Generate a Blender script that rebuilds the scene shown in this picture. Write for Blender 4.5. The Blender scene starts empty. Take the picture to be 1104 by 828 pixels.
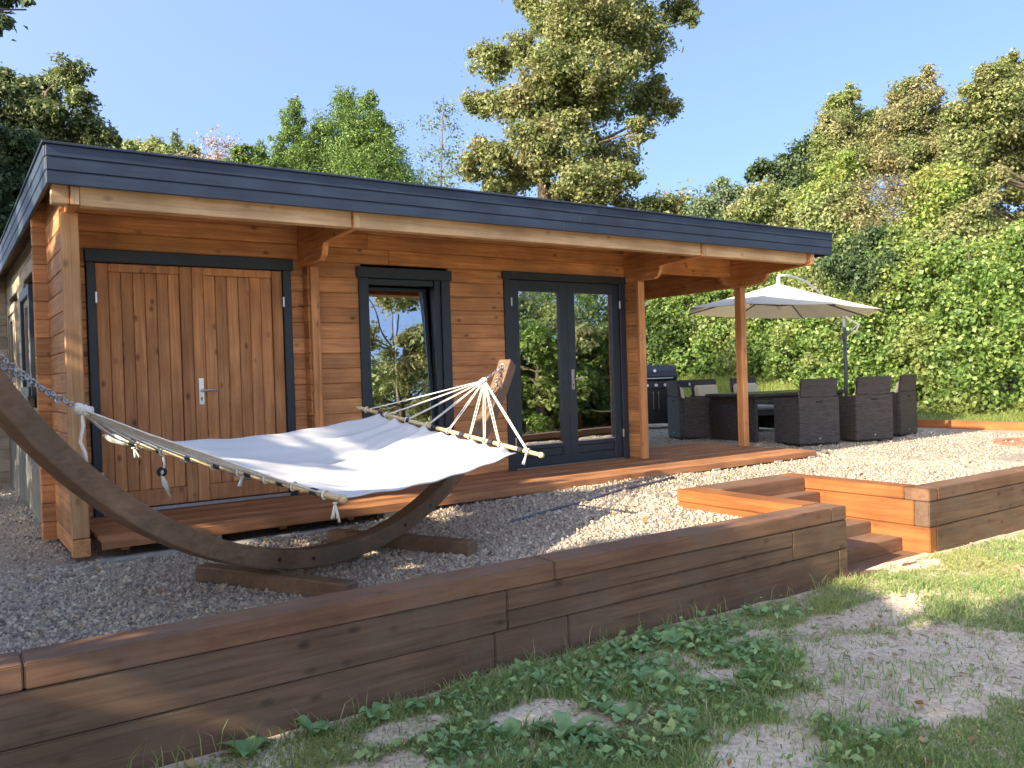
import bpy, bmesh, math, random
import numpy as np
from mathutils import Vector, Matrix

random.seed(7)
sc = bpy.context.scene
col = sc.collection
PI = math.pi

# ------------------------------------------------------------------ camera
CAM = np.array([0.0, -7.242, 1.012])
YAW, PITCH, ROLL, FPX = 0.6036, -0.0111, -0.0313, 898.8   # focal length in pixels of a 1104 px wide frame
_cy, _sy, _cp, _sp = math.cos(YAW), math.sin(YAW), math.cos(PITCH), math.sin(PITCH)
FW = np.array([_sy * _cp, _cy * _cp, _sp])
_rt = np.array([_cy, -_sy, 0.0])
_up = np.cross(_rt, FW)
RT = math.cos(ROLL) * _rt + math.sin(ROLL) * _up
UP = math.cos(ROLL) * _up - math.sin(ROLL) * _rt
cd = bpy.data.cameras.new('camera')
cam = bpy.data.objects.new('camera', cd)
col.objects.link(cam)
cam.matrix_world = Matrix(((RT[0], UP[0], -FW[0], CAM[0]), (RT[1], UP[1], -FW[1], CAM[1]),
                           (RT[2], UP[2], -FW[2], CAM[2]), (0, 0, 0, 1)))
cd.sensor_width = 36
cd.lens = FPX / 1104 * 36
cd.clip_end = 2000
sc.camera = cam


def at(px, py, D):
    """world point at depth D seen in the direction of a pixel of the photograph"""
    return Vector(CAM + D * (FW + RT * ((px - 552) / FPX) - UP * ((py - 414) / FPX)))


# ------------------------------------------------------------------ light
SUN = Vector((1.82, 0.245, -1.0)).normalized()      # the way the light travels
EL = math.asin(-SUN.z)
w = bpy.data.worlds.new('World')
sc.world = w
w.use_nodes = True
nt = w.node_tree
bg = nt.nodes['Background']
sky = nt.nodes.new('ShaderNodeTexSky')
sky.sky_type = 'NISHITA'
sky.sun_disc = False
sky.sun_elevation = EL
sky.sun_rotation = math.atan2(-SUN.x, -SUN.y)
sky.air_density = 1.0
sky.dust_density = 8.0
sky.ozone_density = 3.4
_tc = nt.nodes.new('ShaderNodeTexCoord')
_ad = nt.nodes.new('ShaderNodeVectorMath')
_ad.operation = 'ADD'
_ad.inputs[1].default_value = (0, 0, 0.3)      # gentler gradient towards the horizon
nt.links.new(_tc.outputs['Generated'], _ad.inputs[0])
nt.links.new(_ad.outputs[0], sky.inputs[0])
nt.links.new(sky.outputs[0], bg.inputs[0])
bg.inputs[1].default_value = 0.15
sl = bpy.data.lights.new('sun', 'SUN')
sl.energy = 3.1
sl.angle = math.radians(0.5)
sl.color = (1.0, 0.87, 0.66)
so = bpy.data.objects.new('sun', sl)
col.objects.link(so)
so.rotation_euler = SUN.to_track_quat('-Z', 'Y').to_euler()
so.location = (-20, -5, 15)
sc.view_settings.view_transform = 'Standard'
sc.view_settings.look = 'None'
sc.view_settings.exposure = 2.05
sc.view_settings.gamma = 1
sc.view_settings.use_curve_mapping = False
sc.render.engine = 'CYCLES'
sc.cycles.max_bounces = 6
sc.cycles.diffuse_bounces = 3
sc.cycles.glossy_bounces = 3
sc.cycles.transmission_bounces = 3
sc.cycles.transparent_max_bounces = 6
sc.cycles.caustics_reflective = False
sc.cycles.caustics_refractive = False


# ------------------------------------------------------------------ materials
def new_mat(name):
    m = bpy.data.materials.new(name)
    m.use_nodes = True
    t = m.node_tree
    return m, t, t.nodes['Principled BSDF']


def N(t, kind, **kw):
    n = t.nodes.new(kind)
    for k, v in kw.items():
        setattr(n, k, v)
    return n


def ramp(t, stops):
    r = t.nodes.new('ShaderNodeValToRGB')
    el = r.color_ramp.elements
    while len(el) > 1:
        el.remove(el[0])
    el[0].position, el[0].color = stops[0][0], (*stops[0][1], 1)
    for p, c in stops[1:]:
        e = el.new(p)
        e.color = (*c, 1)
    return r


def wood(name, dark, light, axis='x', rough=0.65, vary=0.35, knots=0.5, stain=None, grain=26.0, bump=0.25, weather=None, fibre=0.5):
    """stained timber: grain stretched along an axis, knots, one tint per board"""
    m, t, b = new_mat(name)
    L = t.links.new
    tc = N(t, 'ShaderNodeTexCoord')
    geo = N(t, 'ShaderNodeNewGeometry')
    sc_ = N(t, 'ShaderNodeMath', operation='MULTIPLY'); sc_.inputs[1].default_value = 37.0
    L(geo.outputs['Random Per Island'], sc_.inputs[0])
    add = N(t, 'ShaderNodeVectorMath', operation='ADD')
    L(tc.outputs['Object'], add.inputs[0]); L(sc_.outputs[0], add.inputs[1])
    s = {'x': (1.3, grain, grain), 'y': (grain, 1.3, grain), 'z': (grain, grain, 1.3)}[axis]
    mp = N(t, 'ShaderNodeMapping'); mp.inputs['Scale'].default_value = s
    L(add.outputs[0], mp.inputs[0])
    n1 = N(t, 'ShaderNodeTexNoise'); n1.inputs['Scale'].default_value = 1.0; n1.inputs['Detail'].default_value = 7
    n1.inputs['Roughness'].default_value = 0.65; n1.inputs['Distortion'].default_value = 0.7
    L(mp.outputs[0], n1.inputs['Vector'])
    r = ramp(t, [(0.28, dark), (0.52, tuple((a + c) / 2 for a, c in zip(dark, light))), (0.74, light)])
    L(n1.outputs['Fac'], r.inputs[0])
    # knots
    ks = {'x': (4.6, 8, 8), 'y': (8, 4.6, 8), 'z': (8, 8, 4.6)}[axis]
    mk = N(t, 'ShaderNodeMapping'); mk.inputs['Scale'].default_value = ks
    L(add.outputs[0], mk.inputs[0])
    vk = N(t, 'ShaderNodeTexVoronoi'); vk.inputs['Scale'].default_value = 1.15
    L(mk.outputs[0], vk.inputs['Vector'])
    rk = ramp(t, [(0.06, (1, 1, 1)), (0.12, (.6, .6, .6)), (0.22, (0, 0, 0))])
    L(vk.outputs['Distance'], rk.inputs[0])
    km = N(t, 'ShaderNodeMath', operation='MULTIPLY'); km.inputs[1].default_value = knots
    spk = N(t, 'ShaderNodeSeparateColor'); L(vk.outputs['Color'], spk.inputs[0])
    gk = N(t, 'ShaderNodeMath', operation='GREATER_THAN'); gk.inputs[1].default_value = 0.45
    L(spk.outputs[0], gk.inputs[0])
    kk = N(t, 'ShaderNodeMath', operation='MULTIPLY'); L(rk.outputs[0], kk.inputs[0]); L(gk.outputs[0], kk.inputs[1])
    L(kk.outputs[0], km.inputs[0])
    mx = N(t, 'ShaderNodeMixRGB', blend_type='MIX')
    mx.inputs[2].default_value = (*[v * 0.35 for v in dark], 1)
    L(km.outputs[0], mx.inputs[0]); L(r.outputs[0], mx.inputs[1])
    # fine fibres and drying cracks
    mf = N(t, 'ShaderNodeMapping'); mf.inputs['Scale'].default_value = tuple(v * (3.2 if v > 2 else 1.6) for v in s)
    L(add.outputs[0], mf.inputs[0])
    nf = N(t, 'ShaderNodeTexNoise'); nf.inputs['Scale'].default_value = 1.0; nf.inputs['Detail'].default_value = 3; nf.inputs['Distortion'].default_value = 0.3
    L(mf.outputs[0], nf.inputs['Vector'])
    rf = ramp(t, [(0.30, (0.52, 0.50, 0.48)), (0.42, (0.88, 0.88, 0.88)), (0.7, (1.12, 1.12, 1.12))])
    L(nf.outputs['Fac'], rf.inputs[0])
    mfm = N(t, 'ShaderNodeMixRGB', blend_type='MULTIPLY'); mfm.inputs[0].default_value = fibre
    L(mx.outputs[0], mfm.inputs[1]); L(rf.outputs[0], mfm.inputs[2])
    mx = mfm
    # blotchy stain at large scale
    n2 = N(t, 'ShaderNodeTexNoise'); n2.inputs['Scale'].default_value = 2.4; n2.inputs['Detail'].default_value = 5
    L(add.outputs[0], n2.inputs['Vector'])
    r2 = ramp(t, [(0.3, (0.66, 0.62, 0.60)), (0.62, (1.1, 1.1, 1.1))])
    L(n2.outputs['Fac'], r2.inputs[0])
    m2 = N(t, 'ShaderNodeMixRGB', blend_type='MULTIPLY'); m2.inputs[0].default_value = 0.8
    L(mx.outputs[0], m2.inputs[1]); L(r2.outputs[0], m2.inputs[2])
    # one tint per board
    hs = N(t, 'ShaderNodeHueSaturation')
    mr = N(t, 'ShaderNodeMapRange'); mr.inputs[3].default_value = 1 - vary; mr.inputs[4].default_value = 1 + vary
    L(geo.outputs['Random Per Island'], mr.inputs[0])
    L(mr.outputs[0], hs.inputs['Value']); L(m2.outputs[0], hs.inputs['Color'])
    last = hs.outputs[0]
    if weather:
        n3 = N(t, 'ShaderNodeTexNoise'); n3.inputs['Scale'].default_value = 3.1; n3.inputs['Detail'].default_value = 8
        n3.inputs['Roughness'].default_value = 0.7
        L(add.outputs[0], n3.inputs['Vector'])
        r3 = ramp(t, [(0.5, (0, 0, 0)), (0.68, (0.75, 0.75, 0.75))])
        L(n3.outputs['Fac'], r3.inputs[0])
        m3 = N(t, 'ShaderNodeMixRGB'); m3.inputs[2].default_value = (*weather, 1)
        L(r3.outputs[0], m3.inputs[0]); L(last, m3.inputs[1])
        last = m3.outputs[0]
    L(last, b.inputs['Base Color'])
    rr = N(t, 'ShaderNodeMapRange'); rr.inputs[3].default_value = rough - 0.12; rr.inputs[4].default_value = rough + 0.15
    L(n1.outputs['Fac'], rr.inputs[0]); L(rr.outputs[0], b.inputs['Roughness'])
    b.inputs['Specular IOR Level'].default_value = 0.35
    bp = N(t, 'ShaderNodeBump'); bp.inputs['Strength'].default_value = bump; bp.inputs['Distance'].default_value = 0.004
    L(n1.outputs['Fac'], bp.inputs['Height']); L(bp.outputs[0], b.inputs['Normal'])
    return m


def plain(name, c, rough=0.6, metal=0.0, noise=0.12, scale=30.0, bump=0.0, spec=0.5):
    m, t, b = new_mat(name)
    L = t.links.new
    tc = N(t, 'ShaderNodeTexCoord')
    n = N(t, 'ShaderNodeTexNoise'); n.inputs['Scale'].default_value = scale; n.inputs['Detail'].default_value = 6
    L(tc.outputs['Object'], n.inputs['Vector'])
    r = ramp(t, [(0.3, tuple(v * (1 - noise) for v in c)), (0.7, tuple(min(1, v * (1 + noise)) for v in c))])
    L(n.outputs['Fac'], r.inputs[0]); L(r.outputs[0], b.inputs['Base Color'])
    b.inputs['Roughness'].default_value = rough
    b.inputs['Metallic'].default_value = metal
    b.inputs['Specular IOR Level'].default_value = spec
    if bump:
        bp = N(t, 'ShaderNodeBump'); bp.inputs['Strength'].default_value = bump; bp.inputs['Distance'].default_value = 0.003
        L(n.outputs['Fac'], bp.inputs['Height']); L(bp.outputs[0], b.inputs['Normal'])
    return m


def leafm(name, cols, patch=None, patch_scale=0.35, trans=0.3, rough=0.5):
    """foliage: one colour per leaf, larger patches of a second colour"""
    m, t, b = new_mat(name)
    L = t.links.new
    geo = N(t, 'ShaderNodeNewGeometry')
    k = len(cols) - 1
    r = ramp(t, [(i / k, c) for i, c in enumerate(cols)])
    L(geo.outputs['Random Per Island'], r.inputs[0])
    last = r.outputs[0]
    if patch:
        tc = N(t, 'ShaderNodeTexCoord')
        n = N(t, 'ShaderNodeTexNoise'); n.inputs['Scale'].default_value = patch_scale; n.inputs['Detail'].default_value = 4
        L(tc.outputs['Object'], n.inputs['Vector'])
        r2 = ramp(t, [(0.5, (0, 0, 0)), (0.64, (1, 1, 1))])
        L(n.outputs['Fac'], r2.inputs[0])
        mx = N(t, 'ShaderNodeMixRGB'); mx.inputs[2].default_value = (*patch, 1)
        mm = N(t, 'ShaderNodeMath', operation='MULTIPLY'); mm.inputs[1].default_value = 0.75
        L(r2.outputs[0], mm.inputs[0])
        L(mm.outputs[0], mx.inputs[0]); L(last, mx.inputs[1])
        last = mx.outputs[0]
    L(last, b.inputs['Base Color'])
    b.inputs['Roughness'].default_value = rough
    b.inputs['Specular IOR Level'].default_value = 0.3
    tr = N(t, 'ShaderNodeBsdfTranslucent')
    hs = N(t, 'ShaderNodeHueSaturation'); hs.inputs['Value'].default_value = 1.5; hs.inputs['Saturation'].default_value = 1.1
    hs.inputs['Hue'].default_value = 0.485
    L(last, hs.inputs['Color']); L(hs.outputs[0], tr.inputs[0])
    mixs = N(t, 'ShaderNodeMixShader'); mixs.inputs[0].default_value = trans
    L(b.outputs[0], mixs.inputs[1]); L(tr.outputs[0], mixs.inputs[2])
    L(mixs.outputs[0], t.nodes['Material Output'].inputs[0])
    return m


M = {}
STAIN_D, STAIN_L = (0.40, 0.165, 0.060), (0.78, 0.39, 0.155)
M['log'] = wood('stained_logs', STAIN_D, STAIN_L, 'x', vary=0.22, knots=0.8)
M['log_y'] = wood('stained_logs_across', STAIN_D, STAIN_L, 'y', vary=0.22, knots=0.7)
M['plank'] = wood('door_planks', (0.43, 0.18, 0.068), (0.78, 0.385, 0.155), 'z', vary=0.14, knots=0.8)
M['post'] = wood('post_timber', (0.38, 0.19, 0.075), (0.60, 0.35, 0.16), 'z', vary=0.1, knots=0.6)
M['post_dark'] = wood('stained_post', STAIN_D, STAIN_L, 'z', vary=0.15, knots=0.6)
M['beam'] = wood('pale_beam', (0.54, 0.34, 0.17), (0.74, 0.52, 0.29), 'x', vary=0.06, knots=0.6)
M['endgrain'] = wood('pale_end_grain', (0.46, 0.29, 0.14), (0.64, 0.44, 0.24), 'z', vary=0.05, knots=0.1)
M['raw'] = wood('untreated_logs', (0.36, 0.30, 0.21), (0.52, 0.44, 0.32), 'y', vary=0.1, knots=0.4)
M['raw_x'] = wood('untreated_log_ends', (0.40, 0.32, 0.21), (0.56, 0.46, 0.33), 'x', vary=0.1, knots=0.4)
M['deck'] = wood('deck_boards', (0.25, 0.105, 0.044), (0.52, 0.245, 0.105), 'x', vary=0.2, knots=0.4, rough=0.7)
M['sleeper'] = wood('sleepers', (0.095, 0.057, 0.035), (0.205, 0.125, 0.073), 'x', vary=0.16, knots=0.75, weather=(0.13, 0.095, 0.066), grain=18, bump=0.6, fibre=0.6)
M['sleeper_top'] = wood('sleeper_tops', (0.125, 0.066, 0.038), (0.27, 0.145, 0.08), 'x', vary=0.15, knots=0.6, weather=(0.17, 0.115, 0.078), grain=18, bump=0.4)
M['sleeper_y_sunlit'] = wood('sunlit_sleepers_across', (0.22, 0.078, 0.022), (0.38, 0.145, 0.042), 'y', vary=0.14, knots=0.35, grain=18, bump=0.3)  # sunlit orange of the left-facing timber put into the stain
M['stand'] = wood('stand_timber', (0.125, 0.078, 0.046), (0.265, 0.162, 0.095), 'x', vary=0.04, knots=0.3, weather=(0.11, 0.085, 0.062), grain=14)
M['bar'] = wood('spreader_wood', (0.55, 0.40, 0.2), (0.72, 0.58, 0.34), 'y', vary=0.05, knots=0.15)
M['anth'] = plain('anthracite_paint', (0.022, 0.032, 0.043), 0.45, noise=0.15, scale=9)
M['fascia'] = wood('fascia_paint', (0.024, 0.037, 0.062), (0.038, 0.056, 0.092), 'x', vary=0.1, knots=0.12, rough=0.55, grain=20, bump=0.3)
M['fascia_y'] = wood('fascia_paint_side', (0.024, 0.037, 0.062), (0.038, 0.056, 0.092), 'y', vary=0.1, knots=0.12, rough=0.5, grain=20, bump=0.3)
M['felt'] = plain('roof_felt', (0.03, 0.034, 0.04), 0.9, scale=60, noise=0.3, bump=0.4)
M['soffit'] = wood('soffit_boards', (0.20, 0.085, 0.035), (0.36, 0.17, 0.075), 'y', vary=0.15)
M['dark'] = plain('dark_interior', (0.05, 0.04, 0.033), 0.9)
M['panel'] = plain('grey_membrane', (0.15, 0.15, 0.125), 0.85, noise=0.25, scale=3.5)
M['steel'] = plain('brushed_steel', (0.62, 0.62, 0.60), 0.32, 1.0, noise=0.1)
M['chain'] = plain('zinc_chain', (0.42, 0.42, 0.43), 0.4, 0.9, noise=0.2)
M['concrete'] = plain('concrete', (0.30, 0.29, 0.26), 0.9, noise=0.25, scale=18, bump=0.5)
M['black'] = plain('black_enamel', (0.012, 0.013, 0.015), 0.35, noise=0.2)
M['rubber'] = plain('black_rubber', (0.02, 0.02, 0.02), 0.8)
M['cushion'] = plain('grey_cushion', (0.46, 0.45, 0.43), 0.9, noise=0.08, scale=120, bump=0.3)
M['cream'] = plain('cream_cushion', (0.70, 0.62, 0.46), 0.9, noise=0.06, scale=120, bump=0.3)
M['pole'] = plain('grey_pole', (0.12, 0.125, 0.13), 0.5, 0.3)
M['alu'] = plain('pale_aluminium', (0.60, 0.59, 0.55), 0.4, 0.6)
M['rope'] = plain('white_rope', (0.72, 0.68, 0.60), 0.95, noise=0.15, scale=200, bump=0.5)
M['redbrick'] = plain('red_brick', (0.36, 0.14, 0.09), 0.9, noise=0.4, scale=14, bump=0.5)
M['navy'] = plain('navy_band', (.03, .035, .05), .9)
M['splash'] = plain('white_paint', (.75, .74, .7), .7)
M['bark'] = wood('bark', (0.06, 0.045, 0.032), (0.17, 0.13, 0.095), 'z', vary=0.1, knots=0.2, rough=0.9, grain=9, bump=0.8)
M['twig'] = plain('grey_twigs', (0.22, 0.18, 0.15), 0.9)


def stone_mat(name, cols, scale):
    m, t, b = new_mat(name)
    L = t.links.new
    tc = N(t, 'ShaderNodeTexCoord')
    v = N(t, 'ShaderNodeTexVoronoi'); v.inputs['Scale'].default_value = scale
    L(tc.outputs['Object'], v.inputs['Vector'])
    sp = N(t, 'ShaderNodeSeparateColor'); L(v.outputs['Color'], sp.inputs[0])
    k = len(cols) - 1
    r = ramp(t, [(i / k, c) for i, c in enumerate(cols)])
    L(sp.outputs[0], r.inputs[0])
    n = N(t, 'ShaderNodeTexNoise'); n.inputs['Scale'].default_value = 1.3; n.inputs['Detail'].default_value = 5
    L(tc.outputs['Object'], n.inputs['Vector'])
    r2 = ramp(t, [(0.3, (0.78, 0.77, 0.75)), (0.7, (1.1, 1.1, 1.1))]); L(n.outputs['Fac'], r2.inputs[0])
    mu = N(t, 'ShaderNodeMixRGB', blend_type='MULTIPLY'); mu.inputs[0].default_value = 1
    L(r.outputs[0], mu.inputs[1]); L(r2.outputs[0], mu.inputs[2])
    L(mu.outputs[0], b.inputs['Base Color'])
    b.inputs['Roughness'].default_value = 0.85
    bp = N(t, 'ShaderNodeBump', invert=True); bp.inputs['Strength'].default_value = 1.0; bp.inputs['Distance'].default_value = 0.012
    L(v.outputs['Distance'], bp.inputs['Height']); L(bp.outputs[0], b.inputs['Normal'])
    return m


GRAVEL_COLS = [(0.14, 0.12, 0.11), (0.31, 0.26, 0.21), (0.45, 0.37, 0.28), (0.36, 0.285, 0.20), (0.62, 0.53, 0.41), (0.23, 0.185, 0.145)]
M['gravel'] = stone_mat('gravel_bed', GRAVEL_COLS, 68)
_m, _t, _b = new_mat('gravel_stone')
_g = N(_t, 'ShaderNodeNewGeometry')
_r = ramp(_t, [(i / 5, c) for i, c in enumerate(GRAVEL_COLS)])
_t.links.new(_g.outputs['Random Per Island'], _r.inputs[0]); _t.links.new(_r.outputs[0], _b.inputs['Base Color'])
_b.inputs['Roughness'].default_value = 0.8
M['stone'] = _m


def soil_mat():
    m, t, b = new_mat('dry_soil')
    L = t.links.new
    tc = N(t, 'ShaderNodeTexCoord')
    n = N(t, 'ShaderNodeTexNoise'); n.inputs['Scale'].default_value = 2.2; n.inputs['Detail'].default_value = 10; n.inputs['Roughness'].default_value = 0.7
    L(tc.outputs['Object'], n.inputs['Vector'])
    r = ramp(t, [(0.3, (0.42, 0.31, 0.215)), (0.5, (0.58, 0.455, 0.33)), (0.7, (0.68, 0.56, 0.42))])
    L(n.outputs['Fac'], r.inputs[0])
    n2 = N(t, 'ShaderNodeTexNoise'); n2.inputs['Scale'].default_value = 45; n2.inputs['Detail'].default_value = 6
    L(tc.outputs['Object'], n2.inputs['Vector'])
    r2 = ramp(t, [(0.35, (0.72, 0.72, 0.72)), (0.65, (1.15, 1.15, 1.15))]); L(n2.outputs['Fac'], r2.inputs[0])
    mu = N(t, 'ShaderNodeMixRGB', blend_type='MULTIPLY'); mu.inputs[0].default_value = 1
    L(r.outputs[0], mu.inputs[1]); L(r2.outputs[0], mu.inputs[2])
    L(mu.outputs[0], b.inputs['Base Color'])
    b.inputs['Roughness'].default_value = 0.95
    bp = N(t, 'ShaderNodeBump'); bp.inputs['Strength'].default_value = 0.55; bp.inputs['Distance'].default_value = 0.012
    L(n2.outputs['Fac'], bp.inputs['Height']); L(bp.outputs[0], b.inputs['Normal'])
    return m


M['soil'] = soil_mat()


def turf_mat(name, a, c):
    m, t, b = new_mat(name)
    L = t.links.new
    tc = N(t, 'ShaderNodeTexCoord')
    n = N(t, 'ShaderNodeTexNoise'); n.inputs['Scale'].default_value = 1.1; n.inputs['Detail'].default_value = 12; n.inputs['Roughness'].default_value = 0.75
    L(tc.outputs['Object'], n.inputs['Vector'])
    r = ramp(t, [(0.32, a), (0.68, c)])
    L(n.outputs['Fac'], r.inputs[0]); L(r.outputs[0], b.inputs['Base Color'])
    b.inputs['Roughness'].default_value = 0.9
    n2 = N(t, 'ShaderNodeTexNoise'); n2.inputs['Scale'].default_value = 40
    L(tc.outputs['Object'], n2.inputs['Vector'])
    bp = N(t, 'ShaderNodeBump'); bp.inputs['Strength'].default_value = 0.8; bp.inputs['Distance'].default_value = 0.03
    L(n2.outputs['Fac'], bp.inputs['Height']); L(bp.outputs[0], b.inputs['Normal'])
    return m


M['turf'] = turf_mat('turf', (0.10, 0.14, 0.03), (0.21, 0.235, 0.07))


def rattan_mat():
    m, t, b = new_mat('rattan_weave')
    L = t.links.new
    tc = N(t, 'ShaderNodeTexCoord')
    wv = N(t, 'ShaderNodeTexWave', bands_direction='Z'); wv.inputs['Scale'].default_value = 22; wv.inputs['Distortion'].default_value = 0.6
    wv.inputs['Detail'].default_value = 2
    L(tc.outputs['Object'], wv.inputs['Vector'])
    n = N(t, 'ShaderNodeTexNoise'); n.inputs['Scale'].default_value = 1.0; n.inputs['Detail'].default_value = 5
    mp = N(t, 'ShaderNodeMapping'); mp.inputs['Scale'].default_value = (9, 9, 80)
    L(tc.outputs['Object'], mp.inputs[0]); L(mp.outputs[0], n.inputs['Vector'])
    r = ramp(t, [(0.3, (0.024, 0.020, 0.018)), (0.7, (0.10, 0.082, 0.068))])
    L(n.outputs['Fac'], r.inputs[0])
    L(r.outputs[0], b.inputs['Base Color'])
    b.inputs['Roughness'].default_value = 0.5
    bp = N(t, 'ShaderNodeBump'); bp.inputs['Strength'].default_value = 0.7; bp.inputs['Distance'].default_value = 0.006
    L(wv.outputs['Fac'], bp.inputs['Height']); L(bp.outputs[0], b.inputs['Normal'])
    return m


M['rattan'] = rattan_mat()


def glass_mat(name, refl):
    m, t, b = new_mat(name)
    L = t.links.new
    gl = N(t, 'ShaderNodeBsdfGlossy'); gl.inputs['Roughness'].default_value = 0.0
    gl.inputs['Color'].default_value = (0.92, 0.96, 1.0, 1)
    tr = N(t, 'ShaderNodeBsdfTransparent'); tr.inputs[0].default_value = (0.75, 0.8, 0.8, 1)
    fr = N(t, 'ShaderNodeFresnel'); fr.inputs[0].default_value = 1.5
    ad = N(t, 'ShaderNodeMath', operation='ADD', use_clamp=True); ad.inputs[1].default_value = refl
    L(fr.outputs[0], ad.inputs[0])
    mx = N(t, 'ShaderNodeMixShader')
    L(ad.outputs[0], mx.inputs[0]); L(tr.outputs[0], mx.inputs[1]); L(gl.outputs[0], mx.inputs[2])
    n = N(t, 'ShaderNodeTexNoise'); n.inputs['Scale'].default_value = 1.6
    tc = N(t, 'ShaderNodeTexCoord'); L(tc.outputs['Object'], n.inputs['Vector'])
    bp = N(t, 'ShaderNodeBump'); bp.inputs['Strength'].default_value = 0.06; bp.inputs['Distance'].default_value = 0.02
    L(n.outputs['Fac'], bp.inputs['Height']); L(bp.outputs[0], gl.inputs['Normal'])
    L(mx.outputs[0], t.nodes['Material Output'].inputs[0])
    return m


M['glass'] = glass_mat('double_glazing', 0.48)


def cloth_mat(name, c, trans):
    m, t, b = new_mat(name)
    L = t.links.new
    tc = N(t, 'ShaderNodeTexCoord')
    n = N(t, 'ShaderNodeTexNoise'); n.inputs['Scale'].default_value = 260; n.inputs['Detail'].default_value = 2
    L(tc.outputs['Object'], n.inputs['Vector'])
    b.inputs['Base Color'].default_value = (*c, 1)
    b.inputs['Roughness'].default_value = 0.9
    b.inputs['Specular IOR Level'].default_value = 0.1
    bp = N(t, 'ShaderNodeBump'); bp.inputs['Strength'].default_value = 0.2; bp.inputs['Distance'].default_value = 0.001
    L(n.outputs['Fac'], bp.inputs['Height']); L(bp.outputs[0], b.inputs['Normal'])
    tr = N(t, 'ShaderNodeBsdfTranslucent'); tr.inputs[0].default_value = (*c, 1)
    mx = N(t, 'ShaderNodeMixShader'); mx.inputs[0].default_value = trans
    L(b.outputs[0], mx.inputs[1]); L(tr.outputs[0], mx.inputs[2])
    L(mx.outputs[0], t.nodes['Material Output'].inputs[0])
    return m


M['canvas'] = cloth_mat('white_canvas', (0.70, 0.675, 0.645), 0.12)
M['parasol'] = cloth_mat('cream_canvas', (0.88, 0.81, 0.66), 0.38)


# ------------------------------------------------------------------ mesh helpers
def rootloc(o):
    v = Vector((0, 0, 0))
    while o is not None:
        v = v + o.location
        o = o.parent
    return v


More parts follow.
